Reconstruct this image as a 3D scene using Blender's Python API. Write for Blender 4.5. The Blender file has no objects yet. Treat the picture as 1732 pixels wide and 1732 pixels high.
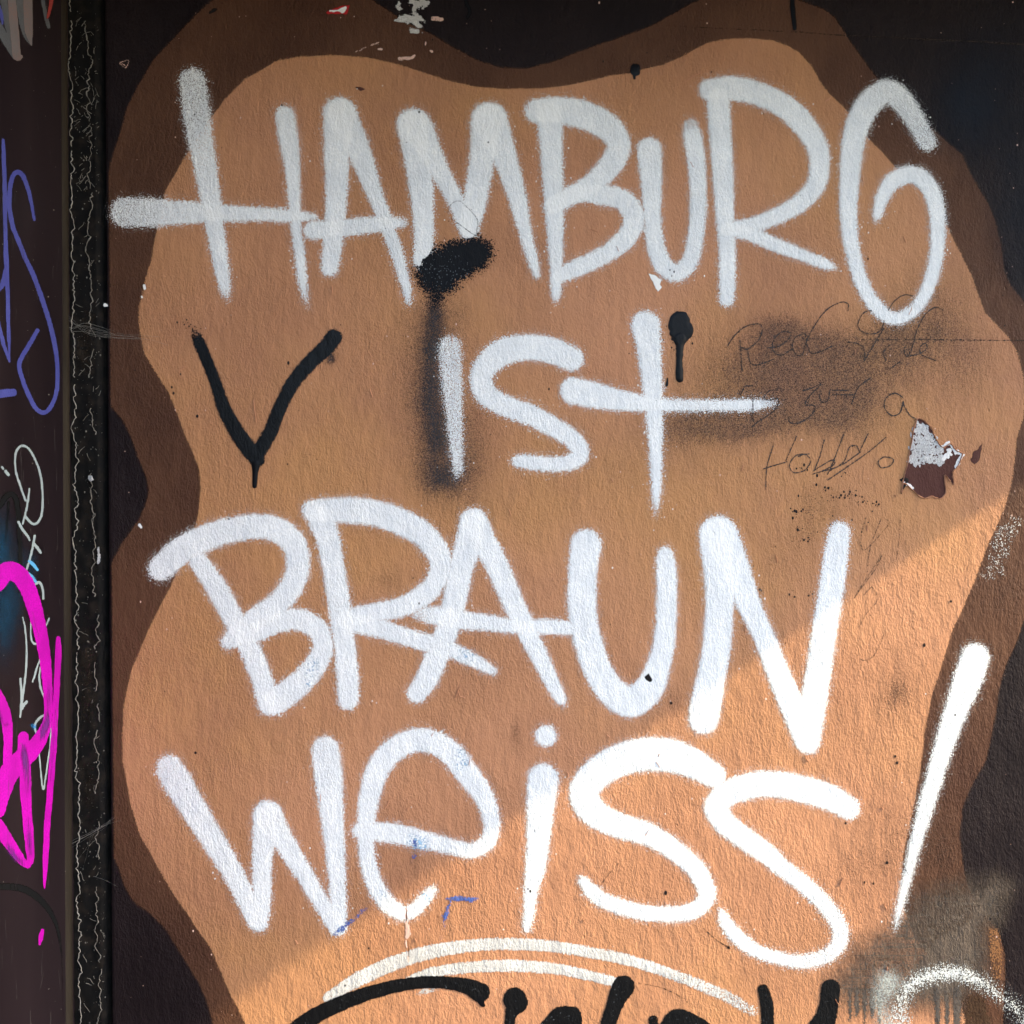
import bpy, math, random
import numpy as np
from mathutils import Vector

random.seed(7)
rng = np.random.default_rng(7)
S = bpy.context.scene
COL = S.collection

# ------------------------------------------------------------------ camera, sky, sun, exposure
ZB = 0.60                       # height of the photograph's lower edge above the pavement (1 photo px = 1 mm on the wall)
DIST = 1.60
CAM = Vector((0.866, -DIST, ZB + 0.866))
cam = bpy.data.cameras.new('camera')
cam.sensor_width = 36.0
cam.lens = 18.0 / (0.866 / DIST)
cam.clip_start, cam.clip_end = 0.05, 500.0
cam_o = bpy.data.objects.new('camera', cam)
cam_o.location = CAM
cam_o.rotation_euler = (math.pi / 2, 0, 0)
COL.objects.link(cam_o)
S.camera = cam_o

SUN_DIR = Vector((0.8190, -0.205, 0.5375)).normalized()      # towards the sun: high on the right, raking the wall
EL = math.asin(SUN_DIR.z)
AZ = math.atan2(SUN_DIR.x, SUN_DIR.y)
world = bpy.data.worlds.new('World')
S.world = world
world.use_nodes = True
wn = world.node_tree
sky = wn.nodes.new('ShaderNodeTexSky')
sky.sky_type = 'NISHITA'
sky.sun_disc = False
sky.sun_elevation = EL
sky.sun_rotation = AZ
sky.dust_density = 2.0
wn.links.new(sky.outputs[0], wn.nodes['Background'].inputs[0])
wn.nodes['Background'].inputs[1].default_value = 0.15

sun = bpy.data.lights.new('sun', 'SUN')
sun.energy = 2.3
sun.angle = math.radians(0.55)
sun.color = (1.0, 0.87, 0.56)
sun_o = bpy.data.objects.new('sun', sun)
sun_o.rotation_euler = SUN_DIR.to_track_quat('Z', 'Y').to_euler()
sun_o.location = (3, -4, 5)
COL.objects.link(sun_o)

S.view_settings.view_transform = 'Standard'
S.view_settings.look = 'None'
S.view_settings.exposure = 2.22
S.view_settings.gamma = 1.0
S.view_settings.use_curve_mapping = False
S.render.engine = 'CYCLES'
S.cycles.transparent_max_bounces = 24

# ------------------------------------------------------------------ small helpers
def lin(*c):
    r = []
    for v in c:
        v /= 255.0
        r.append(v / 12.92 if v <= 0.04045 else ((v + 0.055) / 1.055) ** 2.4)
    return (*r, 1.0)

def put(o, label=None, cat=None, group=None, kind=None):
    for k, v in (('label', label), ('category', cat), ('group', group), ('kind', kind)):
        if v:
            o[k] = v
    return o

def empty(name, loc, label, cat, group=None):
    o = bpy.data.objects.new(name, None)
    o.empty_display_size = 0.05
    o.location = loc
    COL.objects.link(o)
    return put(o, label, cat, group)

def make(name, co, quads, mat, parent=None, attrs=None, smooth=True):
    """Link one mesh from world coordinates and equal-length faces."""
    co = np.asarray(co, np.float32)
    quads = np.asarray(quads, np.int32)
    off = np.array(parent['_o'], np.float32) if parent is not None else np.zeros(3, np.float32)
    me = bpy.data.meshes.new(name)
    n, k = quads.shape
    me.vertices.add(len(co))
    me.vertices.foreach_set('co', (co - off).ravel())
    me.loops.add(n * k)
    me.loops.foreach_set('vertex_index', quads.ravel())
    me.polygons.add(n)
    me.polygons.foreach_set('loop_start', np.arange(0, n * k, k, dtype=np.int32))
    me.polygons.foreach_set('loop_total', np.full(n, k, np.int32))
    me.polygons.foreach_set('use_smooth', np.full(n, smooth, bool))
    me.update(calc_edges=True)
    for key, val in (attrs or {}).items():
        a = me.attributes.new(key, 'FLOAT', 'POINT')
        a.data.foreach_set('value', np.asarray(val, np.float32))
    me.materials.append(mat)
    o = bpy.data.objects.new(name, me)
    COL.objects.link(o)
    if parent is not None:
        o.parent = parent
        o['_o'] = tuple(float(v) for v in off)
    else:
        o['_o'] = (0.0, 0.0, 0.0)
    return o

def root(name, px, py, label, cat, group=None, surf=None):
    p = (surf or WALL)(np.array([float(px)]), np.array([float(py)]), 0.0)[0]
    o = empty(name, p, label, cat, group)
    o['_o'] = tuple(float(v) for v in p)
    return o

def box_co(x0, x1, y0, y1, z0, z1):
    co = [(x0, y0, z0), (x1, y0, z0), (x1, y1, z0), (x0, y1, z0), (x0, y0, z1), (x1, y0, z1), (x1, y1, z1), (x0, y1, z1)]
    f = [(0, 3, 2, 1), (4, 5, 6, 7), (0, 1, 5, 4), (1, 2, 6, 5), (2, 3, 7, 6), (3, 0, 4, 7)]
    return co, f

def bevel_box(name, x0, x1, y0, y1, z0, z1, mat, parent=None, w=0.008):
    co, f = box_co(x0, x1, y0, y1, z0, z1)
    o = make(name, co, f, mat, parent, smooth=False)
    m = o.modifiers.new('edge', 'BEVEL')
    m.width = w
    m.segments = 2
    return o

# lattice noise for ragged edges
def vnoise(x, y, s, seed=0):
    x = np.asarray(x) / s
    y = np.asarray(y) / s
    xi, yi = np.floor(x).astype(np.int64), np.floor(y).astype(np.int64)
    fx, fy = x - xi, y - yi
    fx, fy = fx * fx * (3 - 2 * fx), fy * fy * (3 - 2 * fy)
    def h(a, b):
        v = (a * 374761393 + b * 668265263 + seed * 2147483647) & 0x7fffffff
        v = ((v ^ (v >> 13)) * 1274126177) & 0x7fffffff
        v = v ^ (v >> 16)
        return (v % 65536) / 65535.0
    return (h(xi, yi) * (1 - fx) + h(xi + 1, yi) * fx) * (1 - fy) + (h(xi, yi + 1) * (1 - fx) + h(xi + 1, yi + 1) * fx) * fy

# ------------------------------------------------------------------ surfaces: photo millimetres -> the place
def XT(py): return 103.0 + 0.0048 * py          # inner line of the pillar's edge bead
def XR(py): return 114.0 + 0.0060 * py          # corner of the pillar
def XF(py): return 165.0 + 0.0070 * py          # right side of the joint filler
def XW(py): return 175.0 + 0.0075 * py          # arris of the painted wall

def WALL(px, py, h):
    return np.stack([px / 1000.0, np.zeros_like(px) - h, ZB + (1732.0 - py) / 1000.0], -1)

KX = -0.006                                     # the pillar's face leans by 6 mm per metre of height
PN = np.array([1.0, 0.0, -KX])
PN /= np.linalg.norm(PN)
P0 = np.array([XR(0.0) / 1000.0, 0.0, ZB + 1.732])
def PILLAR(px, py, h):
    """A point of the side face of the pillar, which runs from the corner towards the street."""
    w = WALL(px, py, 0.0)
    c = np.array(CAM)
    d = w - c
    t = ((P0 - c) @ PN) / (d @ PN)
    return c + d * t[..., None] + PN * np.asarray(h)[..., None]

def JOINT(px, py, h):
    p = WALL(px, py, h)
    p[..., 1] -= filler_height(px, py)
    return p

def filler_height(px, py):
    return 0.006 + 0.004 * vnoise(px, py, 14, 2) + 0.003 * vnoise(px, py, 6, 4) - 0.012

# ------------------------------------------------------------------ paint films built from strokes and outlines
def spline(pts, closed=False, n=7):
    p = np.asarray(pts, float)
    if len(p) < 3:
        return p
    if closed:
        q = np.vstack([p[-1], p, p[0], p[1]])
    else:
        q = np.vstack([2 * p[0] - p[1], p, 2 * p[-1] - p[-2]])
    out = []
    for i in range(1, len(q) - 2):
        a, b, c, d = q[i - 1], q[i], q[i + 1], q[i + 2]
        for t in np.arange(n) / n:
            out.append(0.5 * (2 * b + (c - a) * t + (2 * a - 5 * b + 4 * c - d) * t * t + (3 * b - a - 3 * c + d) * t ** 3))
    if not closed:
        out.append(q[-2])
    return np.array(out)

def norm(pts):
    return [(p[0], p[1], p[2] if len(p) > 2 else 1.3, p[3] if len(p) > 3 else 1.0) for p in pts]

def grid(x0, x1, y0, y1, st):
    xs = np.arange(math.floor(x0 / st) * st, x1 + st, st)
    ys = np.arange(math.floor(y0 / st) * st, y1 + st, st)
    return np.meshgrid(xs, ys)

def stroke_field(X, Y, pts, lo=-60.0):
    sd = np.full(X.shape, lo)
    de = np.ones(X.shape)
    x0, y0, st = X[0, 0], Y[0, 0], X[0, 1] - X[0, 0]
    for a, b in zip(pts[:-1], pts[1:]):
        m = max(a[2], b[2]) + 34
        i0 = max(0, int((min(a[1], b[1]) - m - y0) / st)); i1 = int((max(a[1], b[1]) + m - y0) / st) + 2
        j0 = max(0, int((min(a[0], b[0]) - m - x0) / st)); j1 = int((max(a[0], b[0]) + m - x0) / st) + 2
        gx, gy = X[i0:i1, j0:j1], Y[i0:i1, j0:j1]
        dx, dy = b[0] - a[0], b[1] - a[1]
        l2 = dx * dx + dy * dy + 1e-9
        t = np.clip(((gx - a[0]) * dx + (gy - a[1]) * dy) / l2, 0, 1)
        v = a[2] + (b[2] - a[2]) * t - np.hypot(gx - a[0] - dx * t, gy - a[1] - dy * t)
        d = a[3] + (b[3] - a[3]) * t
        k = v > sd[i0:i1, j0:j1]
        sd[i0:i1, j0:j1] = np.where(k, v, sd[i0:i1, j0:j1])
        de[i0:i1, j0:j1] = np.where(k, d, de[i0:i1, j0:j1])
    return sd, de

def poly_field(X, Y, P):
    d2 = np.full(X.shape, 1e12)
    ins = np.zeros(X.shape, bool)
    n = len(P)
    for i in range(n):
        ax, ay = P[i][:2]
        bx, by = P[(i + 1) % n][:2]
        dx, dy = bx - ax, by - ay
        t = np.clip(((X - ax) * dx + (Y - ay) * dy) / (dx * dx + dy * dy + 1e-9), 0, 1)
        d2 = np.minimum(d2, (X - ax - dx * t) ** 2 + (Y - ay - dy * t) ** 2)
        c = ((ay > Y) != (by > Y)) & (X < (bx - ax) * (Y - ay) / (by - ay + 1e-12) + ax)
        ins ^= c
    return np.where(ins, 1, -1) * np.sqrt(d2)

def sheet(name, X, Y, sd, dens, mat, parent, layer, margin, surf=None, coat=None, thick=0.25, label=None, kind=None, dmin=0.0):
    surf = surf or WALL
    ok = (sd > -margin) & (dens > dmin)
    cell = ok[:-1, :-1] | ok[1:, :-1] | ok[:-1, 1:] | ok[1:, 1:]
    idx = -np.ones(X.shape, np.int64)
    use = np.zeros(X.shape, bool)
    use[:-1, :-1] |= cell; use[1:, :-1] |= cell; use[:-1, 1:] |= cell; use[1:, 1:] |= cell
    idx[use] = np.arange(use.sum())
    i, j = np.nonzero(cell)
    f = np.stack([idx[i + 1, j], idx[i + 1, j + 1], idx[i, j + 1], idx[i, j]], -1)
    if not len(f):
        return None
    h = (layer * 0.12 + thick * np.clip(sd[use] / 5.0, 0, 1)) / 1000.0
    co = surf(X[use], Y[use], h)
    at = {'sd': np.clip(sd[use], -60, 60), 'dens': dens[use]}
    at['coat'] = coat[use] if coat is not None else np.zeros(len(co))
    o = make(name, co, f, mat, parent, at)
    return put(o, label=label, kind=kind)

def painted(name, strokes, mat, parent=None, layer=6, st=2.4, margin=5.0, ragged=0.0, surf=None, thick=0.25, label=None, n=7, seed=1, sharp=()):
    """One coat of paint laid down by one or more strokes of varying width."""
    S_ = [spline(norm(p), n=(1 if k in sharp else n)) for k, p in enumerate(strokes)]
    allp = np.vstack(S_)
    m = allp[:, 2].max() + margin + 4
    X, Y = grid(allp[:, 0].min() - m, allp[:, 0].max() + m, allp[:, 1].min() - m, allp[:, 1].max() + m, st)
    sd = np.full(X.shape, -60.0); de = np.ones(X.shape); co = np.zeros(X.shape)
    for p in S_:
        s, d = stroke_field(X, Y, p)
        co += np.clip(s / 6.0, 0, 1)
        k = s > sd
        dd = np.where((s > 0) & (sd > 0), np.maximum(d, de), np.where(k, d, de))
        sd = np.maximum(s, sd); de = dd
    if ragged:
        sd = sd + (vnoise(X, Y, 5, seed) - 0.5) * ragged + (vnoise(X, Y, 17, seed + 1) - 0.5) * ragged
    return sheet(name, X, Y, sd, de, mat, parent, layer, margin, surf, np.clip(co - 1, 0, 1), thick, label)

def patch(name, P, mat, parent=None, layer=5, st=2.0, margin=2.0, ragged=0.0, closed_spline=False, surf=None, thick=0.1, label=None, seed=3, dens=None, clip=None, kind=None, wob=0.0):
    P = spline(P, True) if closed_spline else np.asarray(P, float)
    m = margin + 6
    X, Y = grid(P[:, 0].min() - m, P[:, 0].max() + m, P[:, 1].min() - m, P[:, 1].max() + m, st)
    sd = poly_field(X, Y, P)
    if ragged:
        sd = sd + (vnoise(X, Y, 4, seed) - 0.5) * ragged + (vnoise(X, Y, 13, seed + 1) - 0.5) * ragged
    if wob:
        sd = sd + (vnoise(X, Y, 58, seed) - 0.5) * wob + (vnoise(X, Y, 23, seed + 4) - 0.5) * wob * 0.5
    if clip is not None:
        sd = np.minimum(sd, clip(X, Y))
    de = np.ones(X.shape) if dens is None else dens(X, Y)
    return sheet(name, X, Y, sd, de, mat, parent, layer, margin, surf, None, thick, label, kind)

def cloud(name, blobs, mat, parent=None, layer=4, st=7.0, surf=None, label=None, cap=1.0, dmin=0.03):
    """Thin overspray or grime: blobs of (x, y, rx, ry, amount)."""
    b = np.asarray(blobs, float)
    X, Y = grid((b[:, 0] - 2.4 * b[:, 2]).min(), (b[:, 0] + 2.4 * b[:, 2]).max(), (b[:, 1] - 2.4 * b[:, 3]).min(), (b[:, 1] + 2.4 * b[:, 3]).max(), st)
    d = np.zeros(X.shape)
    for x, y, rx, ry, a in b:
        d = 1 - (1 - d) * (1 - a * np.exp(-((X - x) / rx) ** 2 - ((Y - y) / ry) ** 2))
    d = 1 - (1 - 0.97 * d) ** 0.72            # the layer both shades and covers what is below
    d *= 0.85 + 0.3 * vnoise(X, Y, 31, 5)
    d = 0.70 * d + 0.12 * np.clip(d / 0.12, 0, 1)
    return sheet(name, X, Y, np.full(X.shape, 60.0), np.clip(d, 0, cap), mat, parent, layer, 1, surf, None, 0.0, label, dmin=dmin)

def droplets(name, centres, radii, mat, parent, layer=7, surf=None, label=None):
    """Fine spatter: many tiny raised drops, nobody could count them."""
    surf = surf or WALL
    co, f = [], []
    for (x, y), r in zip(centres, radii):
        b = len(co)
        a0 = random.random() * 6
        e = 1 + random.random() * 0.7
        pts = [(x + r * math.cos(a0 + k * math.pi / 3), y + r * e * math.sin(a0 + k * math.pi / 3)) for k in range(6)]
        q = surf(np.array([x] + [p[0] for p in pts]), np.array([y] + [p[1] for p in pts]), np.array([layer * 0.12 + 0.5] + [layer * 0.12] * 6) / 1000.0)
        co.extend(q)
        f.extend((b, b + 1 + (k + 1) % 6, b + 1 + k) for k in range(6))
    n = len(co)
    o = make(name, co, f, mat, parent, {'sd': np.full(n, 60.0), 'dens': np.ones(n), 'coat': np.ones(n)}, smooth=True)
    return put(o, kind='stuff', label=label)

def spatter(strokes, count, spread=9.0, rmin=0.5, rmax=1.3):
    P = np.vstack([spline(norm(s)) for s in strokes])
    c, r = [], []
    for _ in range(count):
        p = P[random.randrange(len(P))]
        a = random.random() * 2 * math.pi
        d = p[2] + 1 + random.expovariate(1 / spread)
        c.append((p[0] + d * math.cos(a), p[1] + d * math.sin(a)))
        r.append(rmin + (rmax - rmin) * random.random() ** 3)
    return c, r

# ------------------------------------------------------------------ materials
def nd(nt, t, **kw):
    n = nt.nodes.new(t)
    for k, v in kw.items():
        setattr(n, k, v)
    return n

def relief_group():
    g = bpy.data.node_groups.new('plaster_relief', 'ShaderNodeTree')
    g.interface.new_socket('Amount', in_out='INPUT', socket_type='NodeSocketFloat').default_value = 1.0
    g.interface.new_socket('Normal', in_out='OUTPUT', socket_type='NodeSocketVector')
    gi, go = g.nodes.new('NodeGroupInput'), g.nodes.new('NodeGroupOutput')
    geo = g.nodes.new('ShaderNodeNewGeometry')
    mp = nd(g, 'ShaderNodeMapping')
    mp.inputs['Scale'].default_value = (1.4, 1, 0.72)
    g.links.new(geo.outputs['Position'], mp.inputs[0])
    a = nd(g, 'ShaderNodeTexNoise'); a.inputs['Scale'].default_value = 185; a.inputs['Detail'].default_value = 3.5; a.inputs['Roughness'].default_value = 0.6; a.inputs['Distortion'].default_value = 0.6
    b = nd(g, 'ShaderNodeTexNoise'); b.inputs['Scale'].default_value = 38; b.inputs['Detail'].default_value = 3
    c = nd(g, 'ShaderNodeTexVoronoi'); c.inputs['Scale'].default_value = 26
    v = nd(g, 'ShaderNodeMapRange'); v.inputs['From Min'].default_value = 0.0; v.inputs['From Max'].default_value = 0.07; v.inputs['To Min'].default_value = -1.0; v.inputs['To Max'].default_value = 0.0
    sel = nd(g, 'ShaderNodeSeparateColor')
    gt = nd(g, 'ShaderNodeMath', operation='GREATER_THAN'); gt.inputs[1].default_value = 0.8
    pit = nd(g, 'ShaderNodeMath', operation='MULTIPLY')
    for n in (a, b, c):
        g.links.new(mp.outputs[0], n.inputs['Vector'])
    g.links.new(c.outputs['Distance'], v.inputs['Value'])
    g.links.new(c.outputs['Color'], sel.inputs[0])
    g.links.new(sel.outputs[0], gt.inputs[0])
    g.links.new(gt.outputs[0], pit.inputs[0]); g.links.new(v.outputs[0], pit.inputs[1])
    m1 = nd(g, 'ShaderNodeMath', operation='MULTIPLY_ADD'); m1.inputs[1].default_value = 1.5
    d = nd(g, 'ShaderNodeTexNoise'); d.inputs['Scale'].default_value = 7; d.inputs['Detail'].default_value = 2
    g.links.new(geo.outputs['Position'], d.inputs['Vector'])
    dm = nd(g, 'ShaderNodeMapRange'); dm.inputs['From Min'].default_value = 0.35; dm.inputs['From Max'].default_value = 0.65; dm.inputs['To Min'].default_value = 0.55; dm.inputs['To Max'].default_value = 1.35
    g.links.new(d.outputs['Fac'], dm.inputs['Value'])
    am = nd(g, 'ShaderNodeMath', operation='MULTIPLY')
    g.links.new(a.outputs['Fac'], am.inputs[0]); g.links.new(dm.outputs[0], am.inputs[1])
    g.links.new(b.outputs['Fac'], m1.inputs[0]); g.links.new(am.outputs[0], m1.inputs[2])
    m2 = nd(g, 'ShaderNodeMath', operation='MULTIPLY_ADD'); m2.inputs[1].default_value = 0.9
    g.links.new(pit.outputs[0], m2.inputs[0]); g.links.new(m1.outputs[0], m2.inputs[2])
    bp = nd(g, 'ShaderNodeBump'); bp.inputs['Distance'].default_value = 0.0026
    g.links.new(gi.outputs[0], bp.inputs['Strength'])
    g.links.new(m2.outputs[0], bp.inputs['Height'])
    g.links.new(bp.outputs[0], go.inputs[0])
    return g
RELIEF = relief_group()

def base_mat(name):
    m = bpy.data.materials.new(name)
    m.use_nodes = True
    nt = m.node_tree
    return m, nt, nt.nodes['Principled BSDF']

def add_relief(nt, bs, amount):
    r = nd(nt, 'ShaderNodeGroup', node_tree=RELIEF)
    r.inputs[0].default_value = amount
    nt.links.new(r.outputs[0], bs.inputs['Normal'])

def mottled(nt, col, col2, scale, lo, hi, detail=3, stretch=(1, 1, 1)):
    geo = nd(nt, 'ShaderNodeNewGeometry')
    mp = nd(nt, 'ShaderNodeMapping'); mp.inputs['Scale'].default_value = stretch
    nt.links.new(geo.outputs['Position'], mp.inputs[0])
    n = nd(nt, 'ShaderNodeTexNoise'); n.inputs['Scale'].default_value = scale; n.inputs['Detail'].default_value = detail
    nt.links.new(mp.outputs[0], n.inputs['Vector'])
    r = nd(nt, 'ShaderNodeMapRange'); r.inputs['From Min'].default_value = lo; r.inputs['From Max'].default_value = hi
    nt.links.new(n.outputs['Fac'], r.inputs['Value'])
    x = nd(nt, 'ShaderNodeMix', data_type='RGBA')
    nt.links.new(r.outputs[0], x.inputs['Factor'])
    x.inputs[6].default_value = col; x.inputs[7].default_value = col2
    return x.outputs[2]

def mixc(nt, fac, a, b):
    x = nd(nt, 'ShaderNodeMix', data_type='RGBA')
    for s, v in ((x.inputs['Factor'], fac), (x.inputs[6], a), (x.inputs[7], b)):
        if hasattr(v, 'is_linked'):
            nt.links.new(v, s)
        else:
            s.default_value = v
    return x.outputs[2]

def solid(name, col, col2=None, scale=60, rough=0.6, relief=0.0, spec=0.12, stretch=(1, 1, 1), lo=0.35, hi=0.65):
    m, nt, bs = base_mat(name)
    nt.links.new(mottled(nt, col, col2 or col, scale, lo, hi, stretch=stretch), bs.inputs['Base Color'])
    bs.inputs['Roughness'].default_value = rough
    bs.inputs['Specular IOR Level'].default_value = spec
    if relief:
        add_relief(nt, bs, relief)
    return m

def paint(name, col, thin=None, soft=5.0, grain=1.0, gscale=950, rough=0.6, relief=0.5, spec=0.12, dirt=None, dirt_scale=4.0, dirt_lo=0.5, dirt_hi=0.75, stretch=(1, 1, 1), edge=0.16, tint=None, mott=None, tail=0.0):
    """Sprayed or brushed paint: solid in the stroke, breaking into grains of paint where the coat thins out."""
    m, nt, bs = base_mat(name)
    at = {}
    for k in ('sd', 'dens', 'coat'):
        at[k] = nd(nt, 'ShaderNodeAttribute', attribute_name=k).outputs['Fac']
    geo = nd(nt, 'ShaderNodeNewGeometry')
    mp = nd(nt, 'ShaderNodeMapping'); mp.inputs['Scale'].default_value = stretch
    nt.links.new(geo.outputs['Position'], mp.inputs[0])
    e = nd(nt, 'ShaderNodeMath', operation='MULTIPLY_ADD', use_clamp=True); e.inputs[1].default_value = 1.0 / soft; e.inputs[2].default_value = 0.5
    nt.links.new(at['sd'], e.inputs[0])
    cov = e.outputs[0]
    if tail:
        tl = nd(nt, 'ShaderNodeMapRange'); tl.inputs['From Min'].default_value = -17.0; tl.inputs['From Max'].default_value = 1.0; tl.inputs['To Max'].default_value = tail
        nt.links.new(at['sd'], tl.inputs['Value'])
        p2 = nd(nt, 'ShaderNodeMath', operation='POWER'); p2.inputs[1].default_value = 1.6
        nt.links.new(tl.outputs[0], p2.inputs[0])
        mx = nd(nt, 'ShaderNodeMath', operation='MAXIMUM')
        nt.links.new(e.outputs[0], mx.inputs[0]); nt.links.new(p2.outputs[0], mx.inputs[1])
        cov = mx.outputs[0]
    c = nd(nt, 'ShaderNodeMath', operation='MULTIPLY')
    nt.links.new(cov, c.inputs[0]); nt.links.new(at['dens'], c.inputs[1])
    n = nd(nt, 'ShaderNodeTexNoise'); n.inputs['Scale'].default_value = gscale; n.inputs['Detail'].default_value = 1.0
    nt.links.new(mp.outputs[0], n.inputs['Vector'])
    r = nd(nt, 'ShaderNodeMapRange'); r.inputs['From Min'].default_value = 0.28; r.inputs['From Max'].default_value = 0.72
    lo = 0.5 * (1 - grain); w = 1 - edge - 2 * 0
    r.inputs['To Min'].default_value = lo * w; r.inputs['To Max'].default_value = (1 - lo) * w
    nt.links.new(n.outputs['Fac'], r.inputs['Value'])
    soft_w = edge + (1 - edge) * (1 - grain)
    sub = nd(nt, 'ShaderNodeMath', operation='SUBTRACT'); sub.inputs[1].default_value = (soft_w - edge) * 0.5
    add = nd(nt, 'ShaderNodeMath', operation='ADD'); add.inputs[1].default_value = edge + (soft_w - edge) * 0.5
    nt.links.new(r.outputs[0], sub.inputs[0]); nt.links.new(r.outputs[0], add.inputs[0])
    s = nd(nt, 'ShaderNodeMapRange', interpolation_type='SMOOTHSTEP' if grain > 0.5 else 'LINEAR')
    nt.links.new(c.outputs[0], s.inputs['Value']); nt.links.new(sub.outputs[0], s.inputs['From Min']); nt.links.new(add.outputs[0], s.inputs['From Max'])
    nt.links.new(s.outputs[0], bs.inputs['Alpha'])
    colr = col
    if thin:
        g2 = nd(nt, 'ShaderNodeTexNoise'); g2.inputs['Scale'].default_value = 420; g2.inputs['Detail'].default_value = 2.0
        nt.links.new(geo.outputs['Position'], g2.inputs['Vector'])
        q = nd(nt, 'ShaderNodeMapRange'); q.inputs['From Min'].default_value = 0.3; q.inputs['From Max'].default_value = 0.7
        nt.links.new(g2.outputs['Fac'], q.inputs['Value'])
        g3 = nd(nt, 'ShaderNodeTexNoise'); g3.inputs['Scale'].default_value = 22; g3.inputs['Detail'].default_value = 2.0
        nt.links.new(geo.outputs['Position'], g3.inputs['Vector'])
        q3 = nd(nt, 'ShaderNodeMapRange'); q3.inputs['From Min'].default_value = 0.35; q3.inputs['From Max'].default_value = 0.65; q3.inputs['To Min'].default_value = 0.25; q3.inputs['To Max'].default_value = 1.35
        nt.links.new(g3.outputs['Fac'], q3.inputs['Value'])
        qm = nd(nt, 'ShaderNodeMath', operation='MULTIPLY')
        nt.links.new(q.outputs[0], qm.inputs[0]); nt.links.new(q3.outputs[0], qm.inputs[1])
        k = nd(nt, 'ShaderNodeMath', operation='MULTIPLY_ADD', use_clamp=True); k.inputs[1].default_value = 0.7
        nt.links.new(at['coat'], k.inputs[0]); nt.links.new(qm.outputs[0], k.inputs[2])
        colr = mixc(nt, k.outputs[0], thin, col)
    if tint:
        tc, blobs = tint
        for tx, ty, tr, ta in blobs:          # dirty marks at fixed spots of the wall
            p = WALL(np.array([tx * 1.0]), np.array([ty * 1.0]), 0.0)[0]
            d = nd(nt, 'ShaderNodeVectorMath', operation='DISTANCE'); d.inputs[1].default_value = p
            nt.links.new(geo.outputs['Position'], d.inputs[0])
            q = nd(nt, 'ShaderNodeMapRange', interpolation_type='SMOOTHSTEP'); q.inputs['From Min'].default_value = tr / 1000; q.inputs['From Max'].default_value = 0.0; q.inputs['To Max'].default_value = ta
            nt.links.new(d.outputs['Value'], q.inputs['Value'])
            colr = mixc(nt, q.outputs[0], colr, tc)
    if mott:
        n4 = nd(nt, 'ShaderNodeTexNoise'); n4.inputs['Scale'].default_value = 1.7; n4.inputs['Detail'].default_value = 4
        nt.links.new(geo.outputs['Position'], n4.inputs['Vector'])
        q4 = nd(nt, 'ShaderNodeMapRange'); q4.inputs['From Min'].default_value = 0.40; q4.inputs['From Max'].default_value = 0.60
        nt.links.new(n4.outputs['Fac'], q4.inputs['Value'])
        colr = mixc(nt, q4.outputs[0], colr, mott)
    if dirt:
        n3 = nd(nt, 'ShaderNodeTexNoise'); n3.inputs['Scale'].default_value = dirt_scale; n3.inputs['Detail'].default_value = 6; n3.inputs['Roughness'].default_value = 0.6
        nt.links.new(geo.outputs['Position'], n3.inputs['Vector'])
        q = nd(nt, 'ShaderNodeMapRange'); q.inputs['From Min'].default_value = dirt_lo; q.inputs['From Max'].default_value = dirt_hi
        nt.links.new(n3.outputs['Fac'], q.inputs['Value'])
        colr = mixc(nt, q.outputs[0], colr, dirt)
    if hasattr(colr, 'is_linked'):
        nt.links.new(colr, bs.inputs['Base Color'])
    else:
        bs.inputs['Base Color'].default_value = colr
    bs.inputs['Roughness'].default_value = rough
    bs.inputs['Specular IOR Level'].default_value = spec
    if relief:
        add_relief(nt, bs, relief)
    return m

M_DARK = solid('dark_brown_wall_paint', (0.009653, 0.00594, 0.006832, 1), (0.01374, 0.00854, 0.009504, 1), 7, rough=0.55, relief=0.75, spec=0.10)
M_BROWN = paint('brown_wall_paint', (0.088, 0.039, 0.0215, 1), soft=7, grain=0.55, gscale=420, relief=0.8, dirt=(0.056, 0.0235, 0.0145, 1), dirt_scale=3.5, dirt_lo=0.42, dirt_hi=0.68)
M_ORANGE = paint('ochre_wall_paint', (0.435, 0.206, 0.110, 1), soft=7, grain=0.55, gscale=420, relief=0.8, rough=0.55, mott=(0.405, 0.196, 0.084, 1), dirt=(0.335, 0.154, 0.083, 1), dirt_scale=3.2, dirt_lo=0.42, dirt_hi=0.7)
M_WHITE = paint('white_spray_paint', (0.80, 0.80, 0.79, 1), thin=(0.66, 0.675, 0.69, 1), soft=12, gscale=760, relief=0.7, tail=0.55)
M_WHITE_SOFT = paint('white_spray_paint_soft', (0.80, 0.80, 0.79, 1), thin=(0.62, 0.64, 0.66, 1), soft=16, gscale=560, relief=0.5)
M_WHITE_OLD = paint('dull_white_paint', (0.6072, 0.5888, 0.5704, 1), thin=(0.4324, 0.414, 0.3956, 1), soft=5, gscale=500, relief=0.7)
M_BLACK = paint('black_spray_paint', (0.0042, 0.0049, 0.0063, 1), soft=5, gscale=700, relief=0.4, rough=0.4, spec=0.15)
M_BLACK_GRAINY = paint('black_spray_paint_grainy', (0.0042, 0.0049, 0.007, 1), soft=26, gscale=520, relief=0.5)
M_GLOSS = paint('black_gloss_paint', (0.0042, 0.0042, 0.0056, 1), soft=1.5, gscale=300, grain=0.3, relief=0.12, rough=0.38, spec=0.12)
M_HAZE = paint('black_overspray', (0.032, 0.030, 0.033, 1), soft=5, gscale=700, relief=0.6, edge=0.45, grain=0.75)
M_GRIME_SHADE = paint('grime', (0.035, 0.026, 0.022, 1), soft=5, gscale=560, relief=0.6, edge=0.4, grain=0.7)
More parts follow.
